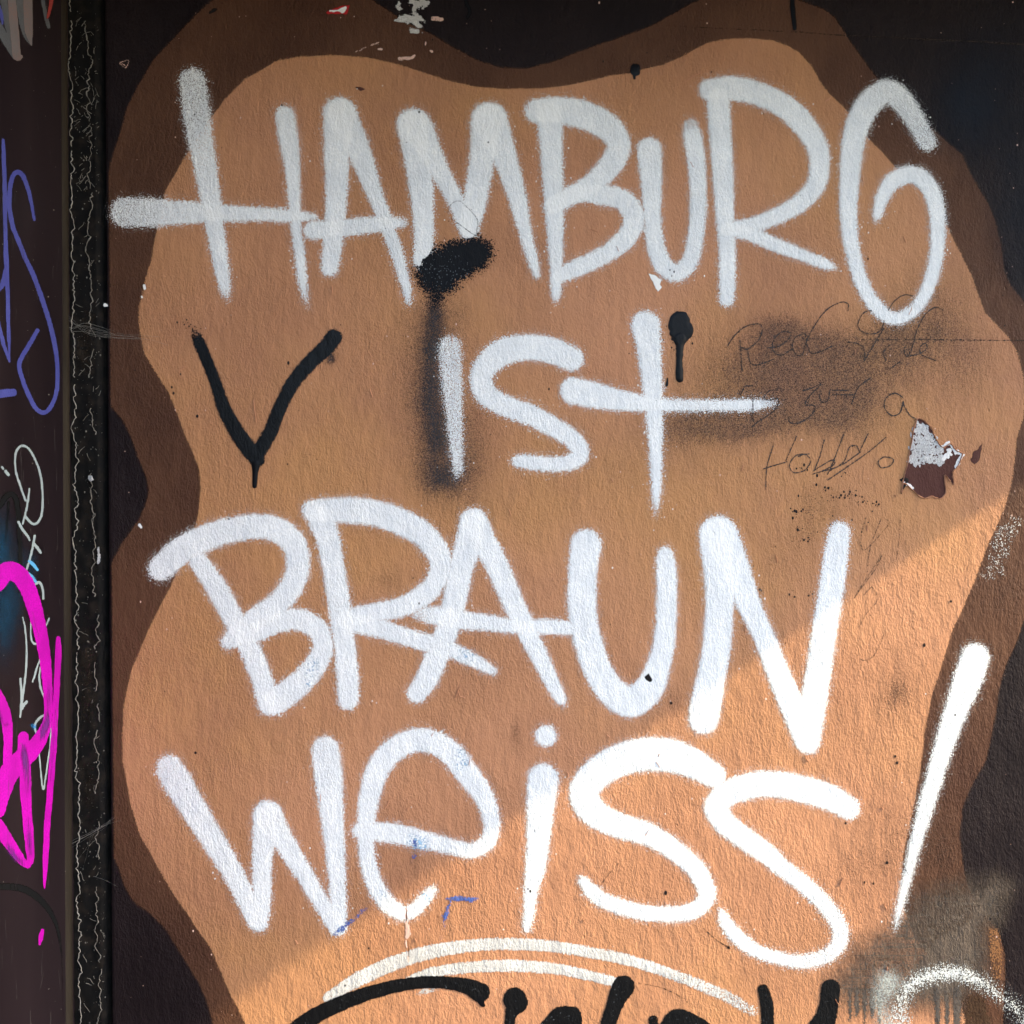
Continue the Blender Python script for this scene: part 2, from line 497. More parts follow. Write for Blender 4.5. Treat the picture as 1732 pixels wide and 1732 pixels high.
M_SMEAR = paint('grey_smeared_paint', (0.086, 0.064, 0.050, 1), soft=64, gscale=420, grain=0.5, relief=1.0, edge=0.5, dirt=(0.060, 0.055, 0.050, 1), dirt_scale=9)
M_PENCIL = paint('pencil_line', (0.044, 0.036, 0.034, 1), soft=2.2, gscale=380, relief=0.5, grain=0.6, edge=0.3)
M_UNDER = paint('red_brown_undercoat', (0.068, 0.024, 0.0192, 1), soft=1.2, gscale=300, grain=0.2, relief=0.5)
M_PAPER = paint('white_paper_residue', (0.561, 0.5525, 0.544, 1), thin=(0.34, 0.3315, 0.3315, 1), soft=2.0, gscale=330, relief=0.8)
M_CHIP_W = paint('white_chip', (0.78, 0.77, 0.75, 1), soft=1.5, gscale=500, grain=0.4, relief=0.4)
M_CHIP_P = paint('pale_pink_chip', (0.62, 0.40, 0.32, 1), soft=1.5, gscale=500, grain=0.8, relief=0.4)
M_CHIP_D = paint('dark_chip', (0.0112, 0.0084, 0.0084, 1), soft=1.5, gscale=500, grain=0.4, relief=0.5)
M_CHIP_R = paint('red_chip', (0.42, 0.018, 0.022, 1), soft=1.5, gscale=500, grain=0.3, relief=0.3)
M_BLUE_INK = paint('blue_marker_ink', (0.07, 0.11, 0.32, 1), soft=5, gscale=520, relief=0.5, edge=0.3)
M_PALE_BLUE = paint('pale_blue_stain', (0.30, 0.50, 0.70, 1), soft=5, gscale=420, relief=0.4, edge=0.4)
M_MAGENTA = paint('magenta_marker', (0.54, 0.004, 0.46, 1), thin=(0.36, 0.005, 0.31, 1), soft=1.6, gscale=150, grain=0.75, stretch=(1, 2.5, 0.3), relief=0.1, rough=0.5)
M_PURPLE = paint('purple_thin_magenta', (0.154, 0.021, 0.21, 1), soft=9, gscale=120, grain=0.7, relief=0.1, stretch=(1, 4, 0.35), edge=0.5)
M_BLUE = paint('blue_marker', (0.0756, 0.09, 0.3384, 1), thin=(0.054, 0.0612, 0.2592, 1), soft=1.6, gscale=150, grain=0.75, stretch=(1, 2.5, 0.3), relief=0.1, rough=0.4)
M_PALE = paint('pale_grey_marker', (0.315, 0.39, 0.42, 1), thin=(0.27, 0.3375, 0.3675, 1), soft=1.5, gscale=150, grain=0.75, stretch=(1, 2.5, 0.3), relief=0.05, rough=0.4)
M_ROSE = paint('pinkish_grey_marker', (0.1944, 0.1332, 0.1296, 1), thin=(0.144, 0.1368, 0.1476, 1), soft=1.5, gscale=150, grain=0.75, stretch=(1, 2.5, 0.3), relief=0.1)
M_STEELGREY = paint('blue_grey_marker', (0.108, 0.1188, 0.1368, 1), thin=(0.0792, 0.0864, 0.1008, 1), soft=1.5, gscale=150, grain=0.75, stretch=(1, 2.5, 0.3), relief=0.1)
M_REDMARK = paint('red_marker', (0.27, 0.045, 0.04125, 1), soft=1.5, gscale=260, grain=0.4, relief=0.1)
M_AZURE = paint('blue_spray_dust', (0.0072, 0.04216, 0.088, 1), soft=5, gscale=420, relief=0.1, edge=0.5, grain=0.6)
M_PILLAR = solid('dark_steel_paint', (0.0105, 0.0068, 0.0092, 1), (0.0185, 0.0125, 0.0152, 1), 9, rough=0.5, stretch=(1, 1, 0.12), spec=0.12)
M_BEAD = solid('dusty_edge_bead', (0.03, 0.024, 0.0174, 1), (0.0132, 0.0102, 0.0084, 1), 30, rough=0.75, stretch=(1, 1, 0.1))
M_SEAL = solid('black_joint_filler', (0.00315, 0.00294, 0.00294, 1), (0.0154, 0.0112, 0.0084, 1), 55, rough=0.8, lo=0.48, hi=0.75, spec=0.15)
M_LIP = solid('dusty_crack_lip', (0.216, 0.198, 0.174, 1), (0.096, 0.087, 0.075, 1), 120, rough=0.9)
M_LIP_W = solid('pale_crack_lip', (0.30, 0.28, 0.25, 1), (0.20, 0.185, 0.165, 1), 120, rough=0.9)
M_WEB = solid('cobweb_thread', (0.315, 0.3, 0.2775, 1), (0.1875, 0.18, 0.165, 1), 90, rough=0.9)
M_ASPH = solid('dark_paving', (0.075, 0.072, 0.070, 1), (0.050, 0.048, 0.047, 1), 6, rough=0.85)
M_CONC = solid('pavement_concrete', (0.30, 0.285, 0.265, 1), (0.22, 0.21, 0.20, 1), 6, rough=0.85)
M_SHADE_CANOPY = solid('shade_canopy_metal', (0.10, 0.10, 0.10, 1), (0.08, 0.08, 0.08, 1), 4, rough=0.6)

# ------------------------------------------------------------------ setting and large structure
co, f = box_co(-60, 60, -120, 1.2, -0.2, 0.0)
put(make('pavement', co, f, M_ASPH, smooth=False), kind='structure')

HT = 3.4
wall = empty('plaster_wall', (0.18, 0.0, 0.0), 'painted plaster wall with wavy ochre and brown bands on near black', 'wall')
wall['_o'] = (0.18, 0.0, 0.0)
def zpy(z): return 1732.0 - (z - ZB) * 1000.0
rows = [0.0, ZB, ZB + 0.866, ZB + 1.732, HT]
prof = [(0.0, 0.20), (0.0, 0.009), (0.0008, 0.0035), (0.003, 0.0008), (0.0065, 0.0)]
co, f = [], []
for z in rows:
    e = XW(zpy(z)) / 1000.0
    co += [(e + dx, y, z) for dx, y in prof] + [(5.5, 0.0, z), (5.5, 0.20, z)]
k = len(prof) + 2
for i in range(len(rows) - 1):
    for j in range(k):
        a, b = i * k + j, i * k + (j + 1) % k
        f.append((a, b, b + k, a + k))
make('plaster', co, f, M_DARK, wall, smooth=False)
bevel_box('coping', 0.17, 5.55, -0.03, 0.23, HT, HT + 0.08, M_CONC, wall)

pil = empty('steel_pillar', (XR(zpy(0.0)) / 1000.0, -0.35, 0.0), 'dark steel pillar side with marker tags, beside the black joint', 'pillar')
pil['_o'] = tuple(pil.location)
co = []
for z in (0.0, HT):
    e = XR(zpy(z)) / 1000.0
    co += [(e - 0.30, -1.30, z), (e, -1.30, z), (e, 0.20, z), (e - 0.30, 0.20, z)]
make('pillar_body', co, [(0, 3, 2, 1), (4, 5, 6, 7), (0, 1, 5, 4), (1, 2, 6, 5), (2, 3, 7, 6), (3, 0, 4, 7)], M_PILLAR, pil, smooth=False)
# rounded dusty bead along the pillar's corner
co, f = [], []
pys = np.linspace(1900, -400, 40)
for py in pys:
    for u, h in ((0.0, 0.0), (0.15, 2.4), (0.4, 4.0), (0.65, 3.6), (0.85, 2.0), (1.0, 0.0)):
        px = XT(py) + (XR(py) - 1.0 - XT(py)) * u
        co.append(PILLAR(np.array([px]), np.array([py]), np.array([h / 1000.0]))[0])
for i in range(len(pys) - 1):
    for j in range(5):
        f.append((i * 6 + j, i * 6 + j + 1, i * 6 + 7 + j, i * 6 + 6 + j))
make('edge_bead', co, [tuple(reversed(q)) for q in f], M_BEAD, pil)

# black cracked filler in the joint, a little sunk, with an open groove beside the wall
joint = root('joint_filler', 142, 1732, 'cracked black sealant strip between pillar and painted wall', 'sealant')
us = [0.0, 0.06, 0.14, 0.24, 0.34, 0.44, 0.54, 0.64, 0.74, 0.84, 0.92, 0.97, 1.0]
pys = np.arange(2330, -1680, -9.0)
co, f = [], []
for py in pys:
    for u in us:
        px = XR(py) - 2 + (XF(py) - XR(py) + 2) * u
        hh = filler_height(px, py) - 0.005 * (u > 0.95)
        co.append((px / 1000.0, -hh, ZB + (1732 - py) / 1000.0))
    for px, y in ((XF(py) + 1.5, 0.03), (XW(py) + 4.0, 0.035)):
        co.append((px / 1000.0, y, ZB + (1732 - py) / 1000.0))
k = len(us) + 2
for i in range(len(pys) - 1):
    if co[i * k][2] < -0.01 or co[(i + 1) * k][2] > HT: continue
    for j in range(k - 1):
        f.append((i * k + j, i * k + j + 1, i * k + k + j + 1, i * k + k + j))
make('filler', co, f, M_SEAL, joint)

def ribbon(pts, w=0.8, h=0.9):
    """Raised thin lip along a polyline (photo mm), triangular in section."""
    co, f = [], []
    for i, p in enumerate(pts):
        q = pts[min(i + 1, len(pts) - 1)]; o = pts[max(i - 1, 0)]
        dx, dy = q[0] - o[0], q[1] - o[1]
        l = math.hypot(dx, dy) + 1e-6
        nx, ny = -dy / l, dx / l
        ww = w * (0.45 + 1.0 * random.random())
        for s, hh in ((-1, 0.0), (0, h), (1, 0.0)):
            co.append((p[0] + nx * ww * s, p[1] + ny * ww * s, hh))
    for i in range(len(pts) - 1):
        for j in range(2):
            f.append((i * 3 + j, i * 3 + 3 + j, i * 3 + 4 + j, i * 3 + 1 + j))
    return co, f

def jag(x0f, ya, yb, step, amp, drift=0.0, jump=0.25):
    pts, y, d = [], ya, 0.0
    while y < yb:
        d = d * 0.72 + random.uniform(-amp, amp)
        if random.random() < jump: d += random.uniform(-amp, amp) * 1.4
        pts.append((x0f(y) + d + drift, y))
        y += step * random.uniform(0.5, 1.5)
    return pts

def ribbons(name, lines, parent, mat, surf=JOINT, w=0.8, h=1.2, kind=None):
    co, f = [], []
    for ln in lines:
        if len(ln) < 2: continue
        c, g = ribbon(ln, w, h)
        b = len(co)
        co += c; f += [tuple(v + b for v in q) for q in g]
    a = np.array(co)
    o = make(name, surf(a[:, 0], a[:, 1], a[:, 2] / 1000.0 + 0.0007), f, mat, parent)
    return put(o, kind=kind)

for a, b in ((-20, 22), (34, 250), (254, 640), (650, 1100), (1104, 1760)):
    ribbons('crack_lip', [jag(lambda y: 118.5 + 0.0092 * y, a, b, 3.6, 1.9, jump=0.45)], joint, M_LIP_W, w=0.75)
mid = lambda y: 147 + 0.0125 * y
for a, b in ((42, 205), (212, 318), (325, 560), (590, 640), (690, 735), (800, 1010), (1040, 1100), (1120, 1172), (1190, 1222), (1235, 1345), (1390, 1455), (1500, 1630), (1640, 1740)):
    ribbons('crack_lip', [jag(lambda y: mid(y) + 9 * (vnoise(0.0, y, 37, 8) - .5) + 5 * (vnoise(0.0, y, 13, 9) - .5), a, b, 3.4, 2.0, jump=0.4)], joint, M_LIP, w=0.6 + 0.3 * random.random())
br = []
for _ in range(120):
    y = random.uniform(10, 1730)
    if random.random() < 0.45: y = random.uniform(40, 330)
    x = random.uniform(122, 162) + 0.008 * y
    n = random.randint(2, 5)
    a = random.choice((-0.95, -0.8, -0.6, 0.5, 1.2)) + random.uniform(-.3, .3)
    ln = []
    for k2 in range(n):
        ln.append((x, y)); x += 4.0 * math.cos(a) + random.uniform(-1.5, 1.5); y += 4.5 * math.sin(a) + random.uniform(-1.5, 1.5)
    br.append([p for p in ln if 117 + 0.009 * p[1] < p[0] < 166 + 0.007 * p[1]])
ribbons('fine_cracks', br, joint, M_LIP, w=0.42, h=0.6, kind='stuff')
M_DUST = paint('brown_dust', (0.030, 0.021, 0.014, 1), soft=5, gscale=420, relief=0.8, edge=0.4, grain=0.8)
for blobs in ([(142, 590, 18, 46, .7), (150, 540, 14, 30, .5)], [(148, 1110, 18, 60, .75), (146, 1200, 18, 50, .5)], [(150, 1330, 18, 50, .7)], [(150, 860, 12, 40, .4), (156, 960, 12, 30, .45)]):
    cloud('dust_patch', blobs, M_DUST, joint, layer=5, st=4, surf=JOINT)
cs, rs = [], []
for _ in range(420):
    y = random.uniform(0, 1732)
    cs.append((random.uniform(119, 166) + 0.008 * y, y)); rs.append(0.35 + 1.0 * random.random() ** 4)
droplets('dust_crumbs', cs, rs, M_LIP, joint, layer=2, surf=lambda x, y, h: JOINT(x, y, np.asarray(h) + 0.0015))
patch('paint_flake', [(164, 926), (169, 924), (170, 953), (165, 954)], M_PAPER, joint, layer=20, ragged=1.5, surf=JOINT)
patch('paint_flake', [(149, 805), (156, 803), (159, 812), (154, 817), (150, 812)], M_PAPER, joint, layer=20, ragged=2, surf=JOINT)

# unseen canopy added for its shade: right-hand end throws the slanting shade line
can = empty('added_shade_canopy', (1.2, 0.0, 2.52), 'unseen flat grey canopy added to shade the painted wall', 'canopy')
can['_o'] = tuple(can.location)
bevel_box('shade_slab', -1.6, 3.270, -0.95, -0.002, 2.52, 2.64, M_SHADE_CANOPY, can)
for x in (-1.2, 1.0, 3.1):
    bevel_box('shade_canopy_bracket', x - 0.03, x + 0.03, -0.8, -0.002, 2.642, 2.74, M_SHADE_CANOPY, can)

# ------------------------------------------------------------------ painted bands of the wall
BROWN = [(361, -60), (361, 0), (335, 21), (299, 60), (260, 101), (234, 143), (215.6, 182), (200, 234), (187, 281), (176, 340), (165, 400), (160, 520), (165, 620), (182, 679), (208, 711), (223, 742), (234, 775), (247, 807), (251, 833), (244, 859), (234, 881), (208, 917), (187, 956), (172, 1010), (165, 1100), (162, 1250), (168, 1380), (187, 1443), (200, 1469), (210, 1498), (226, 1524), (254.6, 1547), (280.6, 1575.6), (312, 1622), (335, 1661), (348, 1692.5), (358.5, 1732), (380, 1820), (440, 1930), (560, 2010), (760, 2040), (1000, 2000), (1250, 2030), (1500, 1990), (1640, 1900), (1690, 1800), (1698, 1732), (1700, 1659), (1700, 1620), (1692, 1581), (1677, 1557), (1653, 1529), (1635, 1495), (1627, 1459), (1622, 1412), (1627, 1368), (1646, 1326), (1666, 1287), (1674, 1257), (1685, 1211), (1690, 1172), (1700, 1128), (1718, 1089), (1732, 1047), (1760, 960), (1775, 800), (1765, 620), (1732, 508), (1708, 482), (1698, 456), (1695, 416), (1687, 377), (1672, 343), (1643, 299), (1627, 260), (1591, 228.6), (1530, 176), (1479, 127), (1453, 91), (1430, 57), (1412, 28.6), (1391, 13), (1360, 2.6), (1330, -8), (1290, -40), (1240, -40), (1182, 0), (1146, 18), (1107, 39), (1055, 62), (990, 83), (925, 106), (886, 115.6), (846, 114), (807, 101), (768, 80), (729, 57), (690, 39), (656, 18), (627, 0), (600, -30), (560, -60)]
ORANGE = [(560, 94), (508, 95), (469, 101), (430, 125), (416, 132), (377, 169), (345, 215), (325, 249), (296, 293), (278, 325), (262, 403), (256, 440), (247, 469), (235, 521), (235, 555), (244, 599), (262, 627), (286, 664), (301, 703), (317, 747), (335, 788), (339, 827), (336, 868), (328, 900), (288, 992), (262, 1042), (244, 1081), (223, 1135), (210, 1192), (208, 1237), (209, 1290), (221, 1360), (239, 1417), (268, 1472), (299, 1521), (332, 1568), (356, 1604), (374, 1646), (392, 1687), (413, 1724), (445, 1790), (520, 1880), (640, 1940), (820, 1950), (1000, 1920), (1220, 1950), (1440, 1920), (1580, 1850), (1640, 1785), (1636, 1732), (1622, 1690), (1590, 1640), (1545, 1580), (1522, 1520), (1530, 1440), (1543, 1373), (1555, 1310), (1562, 1250), (1575, 1185), (1591, 1127), (1609, 1068), (1633, 1016), (1653, 969), (1679, 907), (1695, 868), (1712, 814), (1721, 742), (1732, 703), (1733, 664), (1729, 625), (1721, 596), (1706, 570), (1692, 555), (1666, 526), (1646, 474), (1627, 430), (1620, 416), (1604, 384), (1560, 325), (1516, 282), (1490, 255), (1469, 234), (1430, 183), (1407, 161), (1391, 143), (1373, 112), (1352, 88), (1334, 77), (1308, 69), (1282, 66), (1237, 64), (1198, 71), (1159, 91), (1120, 110), (1068, 122), (1029, 127), (964, 142), (912, 148), (859, 151), (807, 147), (768, 138), (716, 122), (664, 106), (612, 97)]
edge_clip = lambda X, Y: X - XW(Y) - 6.8
patch('brown_band', BROWN, M_BROWN, wall, layer=1, st=8, margin=8, thick=0, clip=edge_clip, wob=3.5)
patch('ochre_field', ORANGE, M_ORANGE, wall, layer=2, st=8, margin=8, thick=0, wob=3.5)

# hairline seams of the rendered boards
M_SEAM = paint('seam_line', (0.030, 0.019, 0.015, 1), soft=2.4, gscale=300, grain=0.9, edge=0.4, relief=0.5)  # dark line colour of the seams and fine cracks
painted('hairline_seam', [[(235, 551, .5, .5), (420, 556, .5, .35), (560, 560, .4, .3)], [(1010, 567, .5, .5), (1250, 571, .6, .5), (1480, 574, .7, .7), (1600, 575, .8, .9), (1732, 576, .8, .9)]], M_SEAM, wall, layer=3, st=1.6, margin=2, n=3)
painted('hairline_seam', [[(430, 24, .5, .4), (700, 30, .5, .5), (880, 39, .5, .4)], [(1130, 44, .6, .6), (1340, 54, .7, .8), (1430, 60, .8, 1), (1640, 70, 1, 1), (1740, 76, .9, 1)]], M_SEAM, wall, layer=3, st=1.6, margin=2, n=3)

# grime on the ochre; the lower-right clouds also paint in vignette darkening
cloud('grime_and_vignette', [(655, 985, 26, 20, .38), (668, 968, 30, 34, .14)], M_GRIME_SHADE, wall, layer=3)
cloud('grime_and_vignette', [(872, 1235, 10, 24, .5), (880, 1265, 26, 26, .22)], M_GRIME_SHADE, wall, layer=3, st=5)
cloud('grime_and_vignette', [(1512, 1165, 26, 34, .38), (1520, 1100, 22, 14, .22), (1540, 1140, 40, 60, .2), (1508, 1200, 40, 40, .24)], M_GRIME_SHADE, wall, layer=3)
cloud('grime_and_vignette', [(1424, 1210, 12, 30, .32), (1480, 1260, 60, 40, .18)], M_GRIME_SHADE, wall, layer=3)
cloud('grime_and_vignette', [(1520, 1400, 90, 110, .30), (1450, 1460, 80, 60, .24), (1600, 1450, 40, 70, .3), (1380, 1600, 110, 70, .26), (1250, 1660, 90, 40, .16), (1540, 1290, 50, 70, .16)], M_GRIME_SHADE, wall, layer=3)  # some grime, plus corner light falloff put into the colour
cloud('grime_and_vignette', [(915, 890, 24, 22, .28), (900, 830, 40, 30, .14)], M_GRIME_SHADE, wall, layer=3)
cloud('grime_and_vignette', [(820, 1150, 30, 18, .15), (1150, 1190, 40, 26, .3), (1095, 1210, 40, 18, .2)], M_GRIME_SHADE, wall, layer=3)

cloud('grime_and_vignette', [(700, 1455, 24, 40, .3), (760, 1560, 14, 40, .22), (640, 1500, 50, 30, .12)], M_GRIME_SHADE, wall, layer=3, st=5)
cloud('grime_and_vignette', [(1010, 1040, 60, 90, .12), (1060, 1130, 40, 30, .16), (960, 840, 90, 50, .14)], M_GRIME_SHADE, wall, layer=3)
cloud('grime_and_vignette', [(500, 1240, 50, 40, .14), (470, 1260, 16, 50, .14)], M_GRIME_SHADE, wall, layer=3)
cloud('grime_and_vignette', [(1180, 960, 40, 120, .12), (1330, 950, 60, 80, .2), (1300, 1100, 40, 60, .2)], M_GRIME_SHADE, wall, layer=3)
cloud('grime_and_vignette', [(1130, 1640, 90, 60, .16), (1000, 1500, 70, 50, .12), (1180, 1480, 30, 40, .12)], M_GRIME_SHADE, wall, layer=3)
# ------------------------------------------------------------------ black overspray clouds
t = root('overspray_cloud', 735, 840, 'soft black overspray column left of the white letter i', 'spray haze', 'black overspray clouds')
cloud('spray_mist', [(735, 530, 16, 50, .8), (731, 600, 18, 66, .72), (733, 680, 24, 66, .68), (738, 750, 28, 56, .62), (748, 812, 44, 30, .6), (735, 640, 62, 140, .42), (770, 780, 74, 66, .42), (700, 560, 40, 70, .26), (770, 540, 30, 44, .36), (805, 740, 34, 100, .26), (700, 700, 50, 110, .2), (800, 860, 90, 30, .2)], M_HAZE, t, layer=4, st=5, cap=0.66)
t = root('overspray_cloud', 1290, 760, 'broad smoky black overspray behind the pencil sentence', 'spray haze', 'black overspray clouds')
cloud('spray_mist', [(1268, 718, 38, 22, .6), (1235, 716, 66, 28, .42), (1190, 712, 90, 36, .4), (1150, 740, 110, 56, .3), (1305, 700, 70, 46, .36), (1392, 632, 60, 46, .5), (1432, 665, 76, 62, .4), (1412, 705, 50, 36, .44), (1315, 558, 54, 30, .52), (1345, 592, 60, 42, .46), (1370, 640, 110, 70, .36), (1300, 625, 120, 80, .28), (1520, 570, 90, 60, .42), (1575, 540, 76, 66, .34), (1620, 640, 70, 70, .26), (1300, 660, 140, 60, .3), (1470, 610, 100, 60, .34), (1240, 640, 110, 70, .2), (1490, 720, 80, 46, .24), (1600, 470, 80, 70, .22), (1060, 800, 110, 60, .18), (1640, 600, 60, 60, .2)], M_HAZE, t, layer=4, st=6, cap=0.46)
t = root('overspray_cloud', 1640, 260, 'blue black overspray patch right of the letter G', 'spray haze', 'black overspray clouds')
M_HAZE_B = paint('blue_black_overspray', (0.0065, 0.0115, 0.0215, 1), soft=5, gscale=560, relief=0.5, edge=0.5, grain=0.5)
cloud('spray_mist', [(1640, 180, 60, 80, .8), (1690, 120, 80, 110, .5), (1720, 330, 50, 130, .55), (1735, 450, 26, 60, .4)], M_HAZE_B, t, layer=2, st=9)

# ------------------------------------------------------------------ white lettering
def word(lab, letters, mat, layer, count, base, group='white spray-painted words', cat='graffiti', name='graffiti_word'):
    r = root(name, base[0], base[1], lab, cat, group)
    al = []
    for k, (ch, strokes) in enumerate(letters):
        o = painted('painted_letter', strokes, mat, r, layer=layer + 0.31 * k + 0.05, margin=15)
        put(o, label=ch)
        al += strokes
    c, q = spatter(al, count)
    droplets('paint_spatter', c, q, M_CHIP_W if mat is not M_BLACK else M_CHIP_D, r, layer=layer)
    return r

HAMBURG = [
 ('white letter H', [[(326, 138, 24, .68), (335, 208, 24, .72), (348, 286, 20, .86), (358, 345, 17), (371, 430, 14), (380, 482, 11, .9), (384, 505, 8, .4)],
        [(482, 195, 17, .85), (488, 234, 17, .95), (495, 286, 13), (498, 338, 10.5), (502, 390, 9.5), (507, 430, 9), (511, 469, 8), (516, 500, 7, .7), (520, 518, 6, .35)],
        [(213, 359, 27, .66), (270, 360, 24, .78), (340, 360, 18, .92), (400, 362, 14), (430, 362, 12), (490, 365, 11), (532, 368, 7, .8)]]),
 ('white letter A', [[(575, 192, 28), (573, 230, 25), (570, 260, 22), (569, 338, 18), (565, 390, 17), (560, 435, 16), (558, 452, 15)],
        [(577, 195, 28), (584, 212, 26), (609, 260, 20), (633, 325, 14), (653, 377, 12), (672, 429, 11), (679, 455, 9.5), (687, 485, 8), (691, 510, 7, .7)],
        [(530, 390, 17, .9), (586, 385, 15), (651, 378, 13), (682, 377, 9, .75)]]),
 ('white letter M', [[(699, 211, 28), (705, 260, 23), (712, 312, 21), (716, 364, 18), (717, 416, 16), (712, 440, 14)],
        [(701, 212, 28), (711, 228, 26), (742, 286, 17), (770, 338, 15), (793, 388, 17)],
        [(793, 388, 17), (804, 338, 20), (817, 260, 22), (827, 204, 31)],
        [(828, 204, 31), (838, 228, 27), (856, 273, 20), (874, 330, 16), (889, 395, 11), (902, 443, 9), (908, 466, 7, .8)]]),
 ('white letter B', [[(930, 192, 22), (933, 260, 19), (937, 338, 17), (940, 416, 13), (940.5, 456, 10.5), (940.5, 495, 9, .9), (940, 512, 7, .4)],
        [(909, 188, 22, .92), (945, 187, 23), (980, 193, 24), (1013, 206, 24), (1040, 228, 21), (1046, 254, 20), (1026, 288, 20), (995, 315, 17), (955, 336, 16), (934, 347, 15)],
        [(936, 347, 16), (977, 328, 16), (1016, 329, 18), (1055, 340, 18), (1073, 369, 18), (1057, 405, 17), (1016, 435, 15), (972, 455, 15), (945, 467, 13)]]),
 ('white letter U', [[(1098, 254, 21), (1102, 312, 18), (1103, 364, 15), (1109, 416, 15), (1122, 448, 16), (1144, 462, 15), (1165, 446, 14), (1174, 416, 14), (1181, 351, 14), (1179, 286, 15), (1172, 234, 16, .95), (1168, 214, 15, .6)]]),
 ('white letter R', [[(1215, 166, 20), (1217, 208, 19), (1222, 286, 18), (1226, 364, 16), (1230, 429, 14), (1230, 470, 14), (1229, 506, 13, .9)],
        [(1200, 152, 19, .85), (1237, 150, 21), (1276, 157, 20), (1321, 177, 20), (1355, 206, 20), (1381, 247, 18), (1386, 281, 17), (1378, 317, 16), (1347, 348, 15), (1308, 368, 14), (1270, 382, 13), (1229, 388, 13)],
        [(1229, 388, 13), (1262, 393, 13), (1308, 413, 12), (1360, 433, 10), (1396, 447, 9), (1412, 453, 6, .6)]]),
 ('white letter G', [[(1568, 241, 17, .64), (1547, 203, 19, .66), (1524, 171, 21, .7), (1498, 156, 22, .76), (1465, 182, 22, .86), (1445, 230, 20, .95), (1437, 299, 17), (1435, 364, 14.5), (1442, 425, 12.5), (1459, 482, 12), (1485, 523, 12), (1516, 539, 11), (1550, 520, 11, .94), (1573, 477, 12, .9), (1584, 430, 12.5, .92), (1586, 390, 13), (1584, 355, 14), (1574, 322, 14.5), (1555, 300, 15), (1530, 297, 15), (1506, 311, 14), (1491, 338, 11), (1484, 362, 9, .9), (1481, 374, 7, .5)]]),
]
word('white spray word HAMBURG across the top of the ochre field', HAMBURG, M_WHITE, 6, 420, (900, 520))

IST = [
 ('grainy white letter i over black mist', [[(761, 588, 21, .64), (765, 651, 19, .66), (770, 729, 14, .64), (774, 785, 11, .66), (774, 806, 8, .4)]]),
 ('white letter s', [[(966, 607, 21), (930, 592, 22), (886, 588, 22), (846, 598, 23), (815, 631, 19), (822, 666, 19), (859, 688, 18), (890, 699, 18), (928, 718, 17), (965, 741, 16), (982, 765, 15), (968, 780, 14), (938, 785, 13), (886, 781, 12), (873, 779, 9, .8)]]),
 ('white letter t', [[(1092, 551, 25, .95), (1098, 590, 21, .92), (1104, 664, 17, .92), (1108, 729, 13), (1110, 794, 10), (1110, 840, 7.5, .9), (1109, 872, 6, .35)],
        [(970, 661, 23), (1016, 671, 21), (1068, 680, 16), (1120, 685, 12, .92), (1198, 686, 11, .8), (1270, 685, 10.5, .88), (1310, 682, 8, .5)]]),
]
word('white spray word ist in lower case, second row', IST, M_WHITE, 6, 150, (1010, 870))

BRAUN = [
 ('white letter B with a slanting stem', [[(272, 961, 22, .85), (312, 928, 23), (364, 904, 22), (425, 891, 21), (469, 896, 21), (498, 922, 21), (504, 960, 20), (490, 998, 20), (464, 1026, 20), (430, 1050, 20), (408, 1070, 21), (386, 1086, 14, .8)],
        [(335, 948, 16), (364, 990, 18), (390, 1037, 18), (421, 1094, 18), (442, 1146, 18), (456, 1190, 20)],
        [(425, 1072, 18), (469, 1053, 18), (505, 1048, 19), (538, 1065, 18), (547, 1094, 17), (534, 1125, 19), (503, 1159, 21), (464, 1187, 23)]]),
 ('white letter R', [[(542, 876, 22), (555, 912, 20), (565, 964, 19), (575, 1029, 19), (583, 1094, 18), (588, 1146, 19), (589, 1182, 18)],
        [(530, 864, 20, .85), (590, 863, 22), (638, 869, 22), (685, 886, 22), (720, 908, 21), (744, 943, 20), (742, 974, 18), (718, 1006, 18), (677, 1027, 17), (625, 1038, 16), (584, 1046, 16)],
        [(586, 1050, 18), (638, 1062, 16), (690, 1078, 15), (742, 1093, 15), (773, 1104, 13), (807, 1120, 11), (834, 1135, 8, .8)]]),
 ('white letter A', [[(800, 882, 23), (794, 915, 23), (778, 969, 21), (768, 1021, 20), (757, 1063, 20), (740, 1107, 20), (723, 1146, 19), (706, 1172, 17)],
        [(803, 884, 23), (815, 912, 22), (835, 945, 20), (853, 985, 19), (871, 1026, 18), (888, 1060, 17), (904, 1094, 16), (930, 1146, 13), (947, 1180, 10), (953, 1192, 7, .5)],
        [(710, 1037, 15, .6), (740, 1042, 17, .9), (768, 1047, 17), (820, 1053, 14), (873, 1059, 12.5), (933, 1060, 13), (966, 1063, 12)]]),
 ('white letter U', [[(991, 921, 26), (985, 977, 24), (986, 1042, 24), (997, 1094, 24), (1015, 1141, 24), (1038, 1172, 25), (1068, 1187, 26), (1098, 1164, 24), (1114, 1125, 20), (1124, 1081, 18), (1128, 1016, 17), (1127, 964, 17), (1125, 938, 14, .9)]]),
 ('white letter N', [[(1213, 904, 31), (1216, 950, 28), (1218, 1000, 25), (1216, 1042, 24), (1212, 1094, 24), (1203, 1146, 24), (1193, 1195, 26), (1190, 1216, 25)],
        [(1216, 904, 31), (1229, 929, 28), (1247, 972, 24), (1268, 1025, 20), (1294, 1081, 18), (1316, 1138, 19), (1339, 1190, 21), (1365, 1252, 21)],
        [(1367, 1254, 20), (1374, 1198, 22), (1385, 1133, 21), (1396, 1055, 21), (1407, 990, 21), (1414, 938, 21, .9), (1420, 900, 19, .8)]]),
]
word('white spray word BRAUN in the third row', BRAUN, M_WHITE, 6, 330, (850, 1290))

